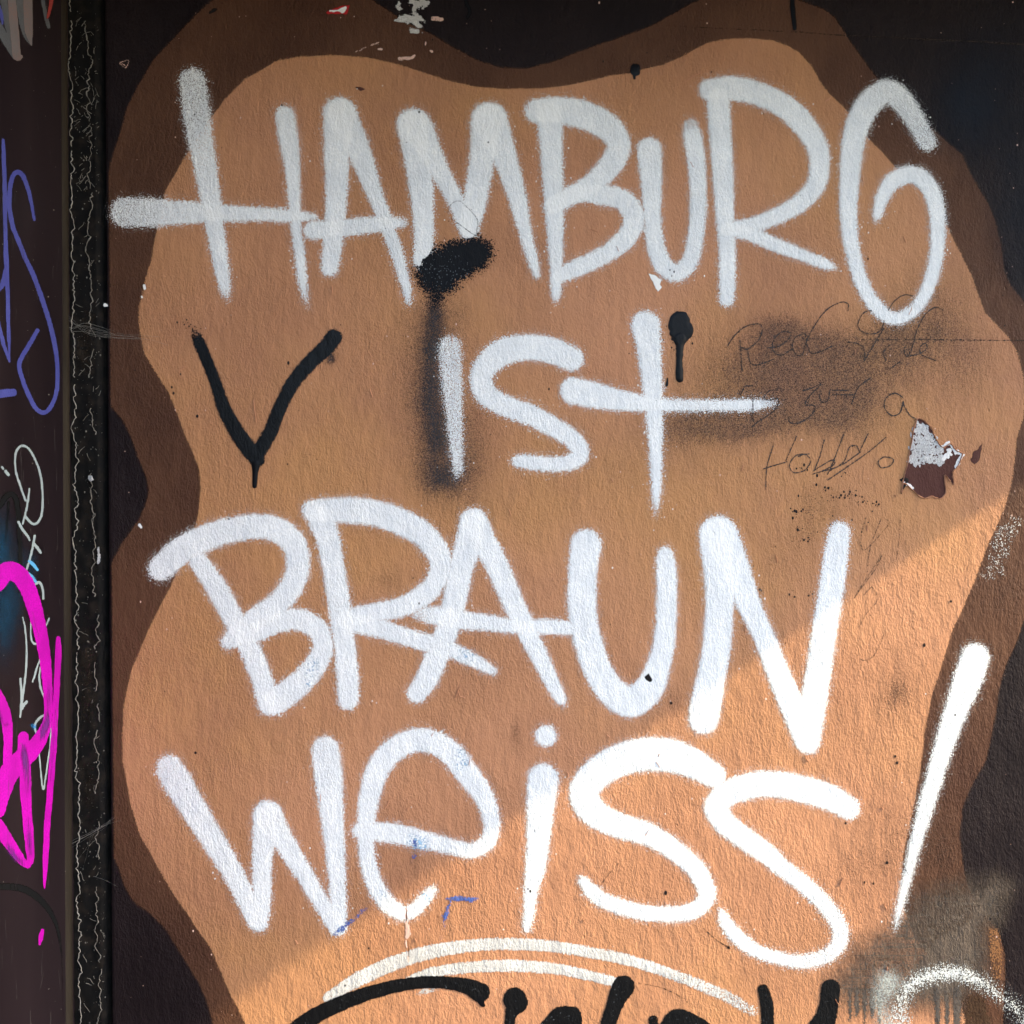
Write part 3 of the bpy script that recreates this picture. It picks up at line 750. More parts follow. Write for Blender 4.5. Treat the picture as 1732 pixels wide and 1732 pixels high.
WEISS = [
 ('white letter w', [[(287, 1300, 24, .8), (300, 1322, 25, .9), (320, 1355, 23, .95), (358, 1417, 20), (390, 1469, 18), (416, 1518, 17), (434, 1556, 17)],
        [(438, 1560, 16), (443, 1516, 16), (444, 1450, 17), (452, 1378, 24)],
        [(454, 1378, 24), (463, 1396, 22), (482, 1426, 18), (516, 1480, 15), (542, 1524, 14), (570, 1566, 16)],
        [(572, 1567, 15), (572, 1516, 14), (567, 1438, 17), (560, 1360, 21), (555, 1308, 24), (551, 1268, 24, .85)]]),
 ('white letter e', [[(610, 1405, 15, .9), (664, 1409, 17), (716, 1420, 15), (768, 1433, 13), (800, 1438, 13), (824, 1424, 13), (832, 1392, 14), (818, 1347, 17), (788, 1305, 20), (765, 1276, 20), (735, 1256, 20), (703, 1252, 20), (666, 1268, 20), (640, 1300, 20), (627, 1340, 18), (621, 1373, 16), (619, 1425, 14), (624, 1464, 14), (638, 1503, 14), (659, 1531, 14), (682, 1545, 12), (703, 1537, 11), (718, 1521, 11), (731, 1507, 9, .8)]]),
 ('white letter i with its round dot', [[(923.6, 1244.5, 18, .95), (923.8, 1245, 18, .95)], [(918.5, 1318, 27, .92), (914.6, 1360, 24, .95), (911, 1412, 20), (906, 1464, 17), (899, 1503, 12), (895, 1542, 9), (891, 1570, 8, .8)]]),
 ('first white letter s', [[(1208, 1312, 20), (1170, 1290, 25), (1130, 1277, 28), (1085, 1276, 28), (1040, 1289, 27), (1003, 1314, 26), (988, 1342, 25), (1004, 1373, 23), (1042, 1394, 21), (1094, 1410, 19), (1138, 1436, 17), (1174, 1467, 16), (1193, 1500, 15), (1193, 1523, 14), (1170, 1541, 14), (1133, 1546, 13), (1081, 1542, 13), (1029, 1526, 13), (1003, 1509, 12), (986, 1490, 9, .85)]]),
 ('second white letter s', [[(1436, 1367, 19, .85), (1399, 1347, 22, .95), (1347, 1332, 22), (1308, 1326, 22), (1272, 1328, 22), (1232, 1341, 21), (1212, 1364, 20), (1226, 1391, 19), (1263, 1420, 18), (1302, 1448, 16.5), (1321, 1466, 15, .9), (1360, 1496, 15, .82), (1394, 1529, 15, .76), (1419, 1566, 15, .74), (1419, 1594, 15, .7), (1399, 1616, 14, .68), (1360, 1626, 14, .7), (1321, 1621, 12, .8), (1280, 1608, 12, .88), (1250, 1587, 12), (1229, 1562, 11), (1219, 1540, 7, .6)]]),
 ('long slanting white exclamation stroke', [[(1649, 1112, 25, .76), (1638, 1146, 25, .82), (1618, 1198, 21, .8), (1600, 1250, 18, .78), (1584, 1303, 16, .74), (1567, 1360, 15, .72), (1548, 1428, 12, .68), (1530, 1500, 9.5, .64), (1518, 1550, 7.5, .6), (1513, 1572, 5, .4)]]),
]
word('white spray word weiss! with a long slanting exclamation stroke', WEISS, M_WHITE, 6, 330, (860, 1640))

# double white arc under the words
t = root('underline_arc', 915, 1711, 'double white arc under the lettering, partly behind the black tag', 'graffiti')
painted('arc_stroke', [[(555, 1687, 9, .8), (612, 1653, 12), (677, 1625, 12), (742, 1607, 11), (820, 1597, 10), (880, 1597, 10), (930, 1600, 9.5), (990, 1609, 9), (1068, 1625, 9), (1146, 1651, 9, .8), (1224, 1683, 10, .68), (1274, 1710, 9, .45)]], M_WHITE_OLD, t, layer=5)
painted('arc_stroke', [[(672, 1665, 5, .7), (729, 1645, 8.5), (794, 1636, 9), (859, 1633, 10), (938, 1638, 9), (990, 1648, 8.5), (1040, 1661, 8)]], M_WHITE_OLD, t, layer=5)
painted('arc_stroke', [[(706, 1680, 3, .5), (722, 1676, 5, .6), (740, 1671, 3, .5)]], M_WHITE_OLD, t, layer=5)

# ------------------------------------------------------------------ black paint
t = root('painted_letter_v', 432, 825, 'thin black spray letter V with a short drip, left of ist', 'graffiti', 'black spray marks')
painted('stroke', [[(331, 566, 8, .55), (336, 577, 10, .9), (346, 600, 10), (364, 645, 10), (379, 690, 11.5), (400, 729, 13), (424, 763, 14), (436, 778, 12)],
   [(434, 770, 13), (456, 734, 12), (474, 690, 11.5), (497, 646, 12), (529, 609, 13), (552, 588, 14), (565, 571, 14)]], M_BLACK, t, layer=7)
painted('drip', [[(433, 785, 7.5), (432, 800, 5), (431, 822, 4)]], M_GLOSS, t, layer=8, thick=1.0, st=1.5)
cloud('spray_mist', [(560, 606, 11, 13, .8)], M_HAZE, t, layer=5, st=3)
cloud('spray_mist', [(331, 566, 10, 10, .4)], M_HAZE, t, layer=5, st=3)
droplets('paint_spatter', [(300, 545), (312, 549), (320, 552), (326, 557), (316, 541), (310, 545), (323, 549), (330, 552), (300, 547), (318, 546), (326, 560), (340, 556), (315, 555)], [1.6, 1.3, 1.2, 1.4, 1.3, .8, 1, 1, .7, .9, 1.3, 1, .8], M_CHIP_D, t)

t = root('black_blot', 765, 510, 'thick grainy black paint blot below the letter M', 'graffiti', 'black spray marks')
painted('blot', [[(806, 428, 27), (782, 437, 31), (757, 449, 37), (741, 462, 38), (737, 488, 22, .8), (737, 512, 12, .6)]], M_BLACK_GRAINY, t, layer=7, margin=13, ragged=5)
c, q = [], []
while len(c) < 120:
    x, y = random.gauss(755, 30), random.gauss(463, 24)
    if math.hypot((x - 760) / 60, (y - 458) / 42) < 1: c.append((x, y)); q.append(0.4 + 0.6 * random.random() ** 2)
droplets('pale_specks', c, q, M_STEELGREY, t, layer=9)

t = root('black_drip_dot', 1151, 648, 'black round paint blob with a long drip, beside the white letter t', 'paint drip', 'black paint drips')
painted('blob', [[(1150, 545, 18), (1151, 558, 19), (1150, 570, 13)]], M_GLOSS, t, layer=7, thick=0.9, ragged=4, st=1.6)
painted('drip', [[(1150, 572, 12), (1150, 586, 6.5), (1149, 610, 6), (1149, 630, 6.4), (1149.5, 641, 6)]], M_GLOSS, t, layer=8, thick=1.6, ragged=1.2, st=1.5)
painted('splash', [[(1129, 640, 1.2), (1128, 650, 2.2), (1126.5, 653, 1.2)]], M_GLOSS, t, layer=7, st=1.2, margin=2)
droplets('paint_spatter', [(1136, 588), (1140, 592), (1171, 581), (1138, 580), (1120, 566), (1122, 575), (1143, 590), (1127, 552)], [1.5, 1.1, 1.6, .9, .8, 1, .9, .8], M_CHIP_D, t)
def drip(lab, strokes, base, ragged=1.0):
    return put(painted('paint_drip', strokes, M_GLOSS, root_none(), layer=8, thick=1.0, st=1.5, ragged=ragged, margin=2), lab, 'paint drip', 'black paint drips')
def root_none(): return None
drip('small round black drip above the letter U of HAMBURG', [[(1074.5, 116, 8.5), (1074.5, 121, 8.5)], [(1074, 124, 5), (1073, 128, 3), (1073, 133, 2.2)]], (1074, 118))
drip('thin black drip at the top edge on the dark patch', [[(788, -30, 3), (789, 4, 3), (793, 14, 3), (794.5, 22, 3), (791, 30, 2.4)]], (790, 10))
drip('thin straight black drip at the top edge over the letter R', [[(1339, -30, 4), (1340.5, 14, 4), (1343, 38, 3.6), (1344, 49, 3.2)]], (1342, 20))

TAG = [('black arched letter stroke', [[(480, 1762, 15), (513, 1732, 14), (560, 1704, 13), (625, 1679, 12), (690, 1664, 10.5), (745, 1661, 10.5), (788, 1667, 13), (812, 1678, 17)]]),
 ('black round-headed letter', [[(871, 1690, 20), (873, 1694, 20)], [(868, 1706, 13), (863, 1722, 9), (861, 1760, 9)]]),
 ('black hooked letter', [[(966, 1720, 18), (948, 1718, 16), (926, 1736, 12), (905, 1762, 12)], [(968, 1718, 16), (972, 1740, 13), (970, 1765, 13)]]),
 ('black slanting letter with a ball end', [[(1055, 1668, 19), (1046, 1684, 16), (1039, 1702, 14), (1030, 1728, 13), (1022, 1760, 13)]]),
 ('black arched letter', [[(1105, 1724, 8, .8), (1106, 1750, 9)], [(1126, 1740, 12), (1145, 1722, 16), (1175, 1732, 15), (1200, 1748, 14)]]),
 ('black narrow upright letter', [[(1291, 1674, 10, .85), (1297, 1700, 11), (1298, 1730, 11), (1296, 1765, 11)]]),
 ('black thick upright letter', [[(1405, 1672, 16), (1402, 1698, 16), (1396, 1722, 18), (1384, 1745, 21), (1370, 1765, 22)]])]
t = root('graffiti_word', 930, 1760, 'black spray tag cut off by the lower edge, under the white arc', 'graffiti', 'black spray marks')
M_TAG = paint('black_tag_paint', (0.0042, 0.0042, 0.0049, 1), soft=3, gscale=700, relief=0.5, rough=0.45, spec=0.14)
al = []
for k, (lab, st_) in enumerate(TAG):
    put(painted('painted_letter', st_, M_TAG, t, layer=8.06 + 0.15 * k, ragged=1.0), label=lab)
    al += st_
painted('drip', [[(812, 1688, 7), (815, 1697, 4.5), (818, 1700, 3)]], M_GLOSS, t, layer=9, st=1.5)
P = np.vstack([spline(norm(s)) for s in al])
c = []
for _ in range(150):
    p = P[random.randrange(len(P))]; a = random.random() * 6.3; d = p[2] * 0.85 * random.random()
    c.append((p[0] + d * math.cos(a), p[1] + d * math.sin(a)))
droplets('pale_specks', c, [0.35 + 0.5 * random.random() ** 3 for _ in c], M_STEELGREY, t, layer=10)

# ------------------------------------------------------------------ pencil writing
def pen(lab, lines, base, ink=0.95):
    r = root('pencil_writing', base[0], base[1], lab, 'handwriting', 'thin pencil writing')
    for wl, ls in lines:
        put(painted('written_word', [[(p[0], p[1], 0.85 if len(p) < 3 else p[2] * 1.15, ink) for p in s] for s in ls], M_PENCIL, r, layer=9, st=1.3, margin=1.6, thick=0.0, n=5), label=wl)
    return r
pen('pencil sentence Red Side is just a Hobby. on the smoky patch', [
 ('Red', [[(1230, 586), (1242, 568), (1260, 553), (1281, 548), (1289, 555), (1283, 575), (1263, 591), (1252, 588)], [(1251, 575), (1253, 600), (1255, 627)], [(1252, 588), (1263, 591), (1268, 612), (1278, 618), (1295, 613), (1310, 607)],
   [(1297, 588), (1316, 586), (1335, 572), (1336, 563), (1321, 562), (1307, 578), (1308, 594), (1321, 601), (1339, 591)], [(1360, 565), (1346, 570), (1340, 586), (1346, 600), (1357, 600), (1362, 582), (1375, 555), (1396, 526), (1420, 512), (1434, 514), (1434, 526)], [(1362, 565), (1366, 588), (1374, 598), (1390, 594), (1407, 586)]]),
 ('Side', [[(1477, 525), (1461, 529), (1451, 547), (1456, 560), (1472, 565), (1489, 559), (1498, 534), (1511, 511), (1529, 499), (1543, 501)], [(1433, 579), (1449, 581), (1461, 591), (1462, 611)], [(1462, 609), (1479, 581), (1494, 556)], [(1505, 583), (1494, 596), (1498, 610)],
   [(1529, 588), (1530, 600), (1537, 600), (1545, 580), (1550, 560), (1563, 534), (1581, 520), (1594, 524)], [(1534, 603), (1552, 599), (1567, 590), (1565, 581), (1556, 586), (1557, 599), (1569, 605), (1582, 610)], [(1522, 612), (1506, 623)]]),
 ('is', [[(1273, 674), (1273.5, 712)], [(1252, 669), (1260, 654), (1273, 653)], [(1316, 660), (1301, 661), (1292, 673), (1302, 677), (1316, 674), (1313, 690), (1296, 705), (1282, 713), (1272, 722)]]),
 ('just', [[(1357, 661), (1372, 657), (1388, 650), (1370, 669), (1362, 684), (1378, 687), (1371, 703), (1350, 716), (1335, 714), (1333, 703)], [(1387, 662), (1386, 672), (1390, 680), (1400, 677), (1404, 659)], [(1407, 668), (1443, 668)], [(1407, 660), (1440, 661)], [(1440, 683), (1451, 656), (1472, 639)]]),
 ('a', [[(1526, 672, .9), (1513, 665, .9), (1498, 674, .9), (1496, 690, .9), (1508, 703, .9), (1522, 698, .9), (1527, 680, .9), (1529, 687, .9), (1539, 703, .9), (1552, 710, .9)]]),
 ('Hobby.', [[(1308, 752), (1297, 790), (1295, 828)], [(1347, 738), (1329, 779)], [(1291, 793), (1331, 781)], [(1368, 768), (1347, 770), (1335, 786), (1342, 799), (1360, 796), (1371, 780), (1362, 769), (1350, 772)], [(1394, 744), (1386, 773), (1376, 798)], [(1376, 796), (1407, 778), (1410, 786), (1390, 797)], [(1427, 734), (1409, 781), (1399, 803)], [(1404, 796), (1427, 781), (1436, 757), (1448, 754), (1452, 762)], [(1468, 733), (1453, 765)], [(1456, 764), (1420, 788), (1373, 802)], [(1498, 740), (1464, 768), (1400, 812)],
   [(1508, 775), (1495, 773), (1485, 781), (1490, 791), (1505, 788), (1511, 778), (1503, 773)]])], (1400, 828))
pen('thin pencil scrawl running down right of the letter N', [
 ('loose loops', [[(1464, 876), (1456, 907), (1459, 930), (1474, 920), (1503, 886), (1500, 879)], [(1490, 877), (1472, 925), (1466, 969)], [(1492, 938), (1464, 980), (1443, 1013), (1460, 990), (1480, 963), (1491, 941)], [(1474, 992), (1461, 1006)], [(1474, 992), (1480, 1000), (1482, 1018), (1464, 1039), (1453, 1060)], [(1446, 1016), (1443, 1063)], [(1448, 1107), (1461, 1117), (1479, 1107), (1495, 1073)]]),
 ('long thin stroke', [[(1523, 868), (1521, 905), (1516, 946)]])], (1470, 1117), 0.66)
pen('faint pencil rectangle on the letter M', [('open rectangle', [[(757, 360, .4), (763, 346, .4), (775, 340, .4), (785, 346, .4), (807, 371, .5), (806, 390, .5), (803, 398, .5), (762, 369, .4)]])], (780, 400))
pen('faint pencil scribble on the letter U of BRAUN', [('scribble', [[(982, 922, .35), (990, 914, .35), (1004, 918, .35), (1006, 930, .35), (992, 934, .35), (984, 928, .35)], [(978, 934, .35), (980, 946, .35)], [(990, 948, .35), (986, 956, .35), (992, 962, .35), (986, 966, .35)]])], (990, 966))

# ------------------------------------------------------------------ peeled patch, chips and flecks of the wall
PEEL = [(1550, 709), (1556, 708), (1568, 716), (1575, 724), (1581, 739), (1594, 757), (1607, 751), (1617, 762), (1627, 768), (1620, 788), (1611, 799), (1613, 820), (1607, 814), (1597, 804), (1600, 832), (1591, 843), (1575, 840), (1562, 843), (1544, 830), (1529, 817), (1525, 834), (1527, 815), (1535, 781), (1543, 737)]
patch('peeled_patch', PEEL, M_UNDER, wall, layer=3, st=1.6, ragged=2.4, label='peeled patch showing red-brown undercoat')
M_PEEL = solid('ochre_paint_edge', (0.43, 0.195, 0.108, 1), rough=0.6)
for a, b in ((0, 12), (12, 22), (21, 26)):
    ribbons('peel_lip', [[(p[0] + random.uniform(-.8, .8), p[1] + random.uniform(-.8, .8)) for p in spline((PEEL + PEEL[:1])[a:b], n=5)]], wall, M_PEEL, surf=WALL, w=1.1, h=2.4)
M_FRINGE = paint('white_fringe', (0.7, 0.68, 0.66, 1), soft=1.5, gscale=420, relief=0.7)
patch('paper_residue', [(1551, 711), (1567, 717), (1576, 725), (1582, 741), (1594, 758), (1595, 775), (1588, 790), (1573, 785), (1555, 790), (1537, 781), (1541, 745)], M_PAPER, wall, layer=5, st=1.4, ragged=9, label='torn white paper residue', dens=lambda X, Y: 0.56 + 0.5 * vnoise(X, Y, 7, 11))
painted('white_fringe', [[(1594, 757, 2), (1606, 752, 2.5), (1616, 763, 2.5), (1626, 769, 2), (1620, 786, 2.4), (1611, 798, 1.6)], [(1605, 764, 5), (1597, 775, 6)]], M_FRINGE, wall, layer=5, st=1.4, ragged=6, margin=2)
painted('white_fringe', [[(1530, 815, 2), (1538, 822, 3), (1544, 826, 2)]], M_FRINGE, wall, layer=5, st=1.4, ragged=3, margin=2)
painted('dark_nick', [[(1527, 812, 3), (1533, 814, 3.5), (1527, 826, 1.5), (1525, 834, 1)]], M_CHIP_D, wall, layer=5, st=1.4, ragged=3, margin=2)
patch('paint_chip', [(1662, 748), (1659, 765), (1656, 778), (1648, 787), (1642, 778), (1646, 763), (1655, 760)], M_UNDER, wall, layer=3, st=1.4, ragged=2)
patch('paint_chip', [(1097, 463), (1110, 468), (1120, 473), (1116, 481), (1120, 486), (1113, 493), (1106, 482)], M_CHIP_W, wall, layer=7, st=1.4, ragged=2, label='white chip under the letter U')
painted('paint_chip', [[(1097, 1140, 2.5), (1096, 1146, 4.5), (1099, 1150, 3.5)]], M_CHIP_D, wall, layer=9, st=1.4, ragged=3, margin=2)
patch('paint_chip', [(546, 23), (560, 16), (576, 11), (592, 9), (588, 25), (568, 24)], M_CHIP_R, wall, layer=3, st=1.4, ragged=2, label='red chip at the top edge')
painted('paint_chip', [[(558, 19, 1.6), (571, 18, 2), (579, 18, 4), (584, 14, 2.5)]], M_CHIP_W, wall, layer=4, st=1.4, ragged=3, margin=2)
painted('white_splash', [[(697, 2, 5), (703, 8, 5), (699, 20, 5), (704, 27, 3)], [(715, 5, 4), (719, 8, 3)], [(673, 4, 3), (677, 7, 2.5)], [(678, 33, 4), (690, 32, 3.5), (704, 33, 5), (716, 34, 3)], [(702, 36, 3), (709, 42, 3)], [(698, 53, 2), (708, 54, 2)]], M_WHITE_OLD, wall, layer=4, st=1.5, ragged=9, margin=2, label='splash of dull white paint at the top edge')
painted('scrape_mark', [[(676, 99, 1.2, .7), (692, 98, 3, .8), (702, 94, 2.4, .8)], [(732, 31, 1, .8), (748, 32, 1.2, .8)]], M_CHIP_P, wall, layer=4, st=1.4, ragged=4, margin=2)
painted('scrape_mark', [[(600, 88, .6, .4), (630, 76, .9, .6), (655, 66, 1.1, .7)], [(720, 72, 1), (719, 78, .8)], [(728, 86, 1.6), (731, 87, 1.3)], [(640, 83, 1.8), (646, 84, 1.2)]], M_CHIP_P, wall, layer=4, st=1.4, ragged=2, margin=2)
painted('paint_chip', [[(602, 148, 2), (609, 150, 2.5), (616, 151, 1.5)]], M_UNDER, wall, layer=4, st=1.4, ragged=4, margin=2)
painted('paint_chip', [[(334, 272, .01), (334, 272, .01)], [(244, 483, 2.2), (245, 488, 2.4)], [(240, 502, 1.8), (240.3, 503, 1.8)], [(236, 888, 2.6), (239, 892, 2)], [(178, 516, 3), (181, 517, 2)]], M_CHIP_W, wall, layer=4, st=1.4, margin=2)
painted('scratch_outline', [[(203, 106, .5), (217, 102, .5), (216, 110, .5), (212, 115, .5), (203, 108, .5)], [(206, 107, .5), (213, 112, .5)]], M_CHIP_P, wall, layer=4, st=1.2, margin=1.5, n=3)
painted('dark_scrape', [[(355, 22, 1.5), (362, 18, 2.4), (366, 16, 1.2)], [(375, 5, 1.5), (380, 7, 1)], [(360, 33, 1), (361, 35, 1)]], M_CHIP_D, wall, layer=4, st=1.4, ragged=3, margin=2)
# old sticker trace above the N: greyish rectangle with torn dark flecks
cloud('sticker_trace', [(1365, 870, 24, 55, .3), (1400, 840, 50, 26, .22), (1410, 880, 46, 40, .26), (1350, 905, 30, 22, .24)], M_GRIME_SHADE, wall, layer=3, st=4, label='greyish trace of an old sticker')
c, q = [], []
for x, y, s, n in ((1350, 866, 6, 16), (1350, 893, 4, 12), (1358, 914, 5, 14), (1400, 826, 4, 9), (1432, 840, 9, 20), (1442, 833, 4, 8), (1428, 800, 5, 7), (1357, 792, 4, 10), (1460, 850, 8, 14), (1482, 850, 5, 10), (1390, 840, 40, 26), (1420, 870, 40, 20), (1342, 1004, 6, 4), (1372, 1004, 4, 5), (1285, 998, 4, 6)):
    for _ in range(n):
        c.append((random.gauss(x, s), random.gauss(y, s * 0.6))); q.append(0.5 + 1.5 * random.random() ** 3)
droplets('dark_flecks', c, q, M_CHIP_D, wall, layer=4)
# white rubbed scuff at the right edge
painted('white_scuff', [[(1714, 880, 9, .26), (1700, 905, 16, .28), (1688, 940, 17, .26), (1678, 965, 14, .28), (1668, 975, 10, .24)]], M_WHITE_OLD, wall, layer=4, ragged=14, margin=6)
# pale peeled streak under the letter e
painted('peeled_streak', [[(687, 1538, 2.2), (688, 1552, 2.6)], [(688, 1560, 3), (690, 1575, 4.4), (687, 1585, 3)], [(687, 1590, 1.2), (689, 1610, 1.4), (691, 1626, 1)]], M_CHIP_P, wall, layer=8, st=1.3, ragged=3, margin=2)
painted('peeled_streak', [[(688, 1540, .8), (688, 1556, .9)], [(690, 1590, .6), (692, 1618, .7)]], M_UNDER, wall, layer=9, st=1.2, margin=1.5)
# countless flecks and pits
c, q = [], []
for _ in range(330):
    x, y = random.uniform(195, 1732), random.uniform(0, 1732)
    c.append((x, y)); q.append(0.45 + 1.1 * random.random() ** 5)
droplets('pale_flecks', c, q, M_CHIP_P, wall, layer=4)
c, q = [], []
for _ in range(260):
    x, y = random.uniform(195, 1732), random.uniform(0, 1732)
    c.append((x, y)); q.append(0.45 + 1.2 * random.random() ** 4)
for x, y, r in ((1608, 1017, 2.5), (1563, 1091, 3), (1615, 1209, 3.2), (1514, 1279, 2.4), (1517, 1290, 2.6), (1500, 1459, 3.4), (1462, 1492, 2), (1477, 1494, 2), (1135, 1189, 3.2), (1430, 1392, 2.4), (1532, 1472, 3), (334, 704, 3), (294, 665, 2.4), (291, 655, 2), (331, 1273, 3), (488, 614, 2.6), (1126, 1510, 3.4), (1232, 1602, 3), (709, 190, 2.6), (826, 241, 2.4), (1064, 598, 1.6), (1140, 460, 2.5), (1133, 457, 2), (1136, 467, 2), (897, 1507, 3), (893, 1503, 2), (1266, 1592, 2)):
    c.append((x, y)); q.append(r * 0.8)
droplets('dark_pits', c, q, M_CHIP_D, wall, layer=8)

# raised wrinkles in the paint: short scratches and a fine crack
wr = [[(626, 659), (628, 666), (630, 672)], [(302, 628), (308, 624), (314, 619)], [(429, 676), (431, 695), (434, 714)], [(1158, 140), (1166, 134), (1180, 126), (1190, 122)], [(780, 1160), (774, 1168), (778, 1178), (786, 1180)]]
for _ in range(46):
    x, y = random.uniform(400, 1560), random.uniform(150, 1700); l = random.uniform(4, 15); a = random.gauss(1.4, 0.5)
    wr.append([(x + u * l * math.cos(a) + random.uniform(-.8, .8), y + u * l * math.sin(a)) for u in (0, .35, .7, 1)])
ribbons('paint_wrinkles', wr, wall, M_PEEL, surf=WALL, w=0.7, h=1.5, kind='stuff')
painted('fine_crack', [[(1078, 1662, .5, .9), (1110, 1668, .7, .9), (1135, 1677, .7, .9), (1160, 1692, .5, .8), (1172, 1706, .5, .6)], [(1190, 1570, .6), (1212, 1590, .7), (1235, 1604, .9)], [(1048, 1458, .4, .8), (1030, 1478, .5, .8), (1009, 1506, .5, .8)]], M_SEAM, wall, layer=5, st=1.3, margin=1.6, n=4)

# ------------------------------------------------------------------ lower right: grey smear, faint white spray, drips
t = root('grey_smear', 1560, 1760, 'grey brushed-out paint smear below the exclamation stroke', 'paint smear')
SM = [(1560, 1508), (1632, 1492), (1685, 1486), (1706, 1500), (1693, 1531), (1688, 1556), (1668, 1573), (1667, 1633), (1671, 1668), (1640, 1672), (1625, 1706), (1560, 1704), (1471, 1706), (1420, 1704), (1392, 1660), (1436, 1602), (1488, 1572), (1530, 1535)]
patch('smear_coat', SM, M_SMEAR, t, layer=3, st=5, margin=32, thick=0, dens=lambda X, Y: np.clip(0.76 + 0.18 * (X - 1450) / 200 + 0.22 * (vnoise(X, Y, 34, 3) - 0.5), 0.5, 0.97))
M_GREY = paint('grey_drip_paint', (0.080, 0.064, 0.054, 1), soft=6, gscale=300, relief=0.8, grain=0.6)
for x, l, r in ((1437, 22, 3), (1449, 12, 4), (1462, 26, 3), (1475, 16, 4), (1487, 30, 3), (1585, 40, 5), (1601, 40, 4), (1618, 44, 6)):
    painted('drip', [[(x, 1676, r + 2, .6), (x, 1690, r + 1, .7), (x + 1, 1700 + l * .5, r, .8), (x, 1704 + l, r * .8, .6)]], M_GREY, t, layer=3.5, ragged=2, st=2)
ridge = []
for _ in range(70):
    y = random.uniform(1500, 1630); x = random.uniform(1440, 1640) + (y - 1500) * 0.2; l = random.uniform(30, 110); s = random.uniform(0.02, 0.10)
    ridge.append([(x + u * l, y + u * l * s + random.uniform(-.7, .7)) for u in (0, .25, .5, .75, 1)])
ribbons('brush_ridges', ridge, t, M_GREY, surf=lambda x, y, h: WALL(x, y, np.asarray(h) - 0.0004), w=0.7, h=0.8, kind='stuff')
t = root('white_spray_arc', 1620, 1740, 'sparse white spray arc in the bottom right corner', 'graffiti')
M_SPARSE = paint('sparse_white_spray', (0.558, 0.567, 0.549, 1), soft=30, gscale=500, relief=0.6, edge=0.36)
painted('arc_stroke', [[(1520, 1740, 24, .5), (1523, 1702, 18, .46), (1537, 1670, 14, .62), (1570, 1651, 13, .72), (1615, 1646, 13, .72), (1655, 1660, 12, .66), (1695, 1686, 13, .48), (1725, 1712, 18, .4), (1745, 1740, 20, .38)]], M_SPARSE, t, layer=5, margin=16)
painted('spray_dab', [[(1502, 1662, 26, .5), (1490, 1696, 22, .42), (1500, 1730, 24, .4)]], paint('faint_white_spray', (0.50, 0.53, 0.50, 1), soft=34, gscale=560, relief=0.6, edge=0.5, grain=0.6), t, layer=4.5, margin=18)
# ochre showing through the smear beside the dark band
painted('ochre_touch', [[(1680, 1578, 9, .6), (1684, 1610, 11, .6), (1686, 1650, 9, .45)]], paint('ochre_touch_paint', (0.21, 0.095, 0.04, 1), soft=9, gscale=420, relief=0.6), wall, layer=4, label='ochre patch beside the grey smear')
painted('dark_touch', [[(1650, 1700, 20, .7), (1655, 1740, 24, .7)]], paint('brown_touch_paint', (0.05, 0.026, 0.014, 1), soft=14, gscale=420, relief=0.6), wall, layer=4)

# ------------------------------------------------------------------ blue pen marks and stains on the wall
t = root('blue_pen_mark', 765, 1590, 'broken blue pen cross strokes right of the letter e', 'pen mark', 'blue marks on the wall')
painted('pen_stroke', [[(754, 1520, 2.5, .5), (772, 1520, 3, .75), (790, 1521, 4, .8), (806, 1520, 3, .7)]], M_BLUE_INK, t, layer=8, st=1.6, ragged=4, margin=2)
painted('pen_stroke', [[(762, 1524, 4, .4), (757, 1540, 4, .6), (753, 1550, 4.5, .75), (752, 1565, 4, .35), (746, 1585, 4, .25)]], M_BLUE_INK, t, layer=8, st=1.6, ragged=4, margin=2)
t = root('blue_pen_mark', 700, 1455, 'pale blue stain with dark specks on the bar of the letter e', 'stain', 'blue marks on the wall')
cloud('stain', [(703, 1425, 17, 14, .6), (718, 1430, 14, 12, .4)], M_PALE_BLUE, t, layer=8.5, st=3, dmin=.12)
painted('pen_stroke', [[(701, 1410, 3, .6), (703, 1420, 4, .6), (702, 1434, 2, .5)], [(701, 1448, 4, .55), (698, 1454, 3, .4)]], M_BLUE_INK, t, layer=9, st=1.5, ragged=6, margin=2)
t = root('blue_pen_mark', 575, 1580, 'slanting blue stroke from the foot of the letter w', 'pen mark', 'blue marks on the wall')
painted('pen_stroke', [[(568, 1577, 5, .5), (582, 1567, 4, .6), (600, 1553, 3.5, .5), (620, 1535, 3, .4)]], M_BLUE_INK, t, layer=9, st=1.6, ragged=3, margin=2)
cloud('stain', [(577, 1571, 9, 8, .6)], M_PALE_BLUE, t, layer=8.5, st=2.5, dmin=.12)
for lab, b in (('light blue stain on the upper right curve of the letter e', [(782, 1295, 12, 16, .5), (779, 1275, 9, 10, .4)]),
               ('light blue stain on the foot of the letter B of BRAUN', [(528, 1128, 14, 22, .36), (521, 1155, 6, 14, .5)]),
               ('light blue stain on the crossing of R and A in BRAUN', [(790, 1108, 24, 12, .4), (762, 1085, 8, 10, .35)]),
               ('light blue stain on the left stem of the letter U of BRAUN', [(980, 1068, 14, 12, .4), (992, 1080, 12, 8, .3)]),
               ('light blue stain on the head of the letter i of weiss', [(930, 1312, 14, 14, .28), (905, 1340, 12, 14, .24), (899, 1332, 4, 4, .5)]),
               ('light blue stain on the tail end of the letter e', [(722, 1517, 10, 9, .5), (645, 1512, 8, 10, .28)])):
    t = root('blue_stain', b[0][0], b[0][1], lab, 'stain', 'blue marks on the wall')
    for q in b:
        cloud('stain', [q], M_PALE_BLUE, t, layer=8.5 + 0.2 * b.index(q), st=3, dmin=.1)

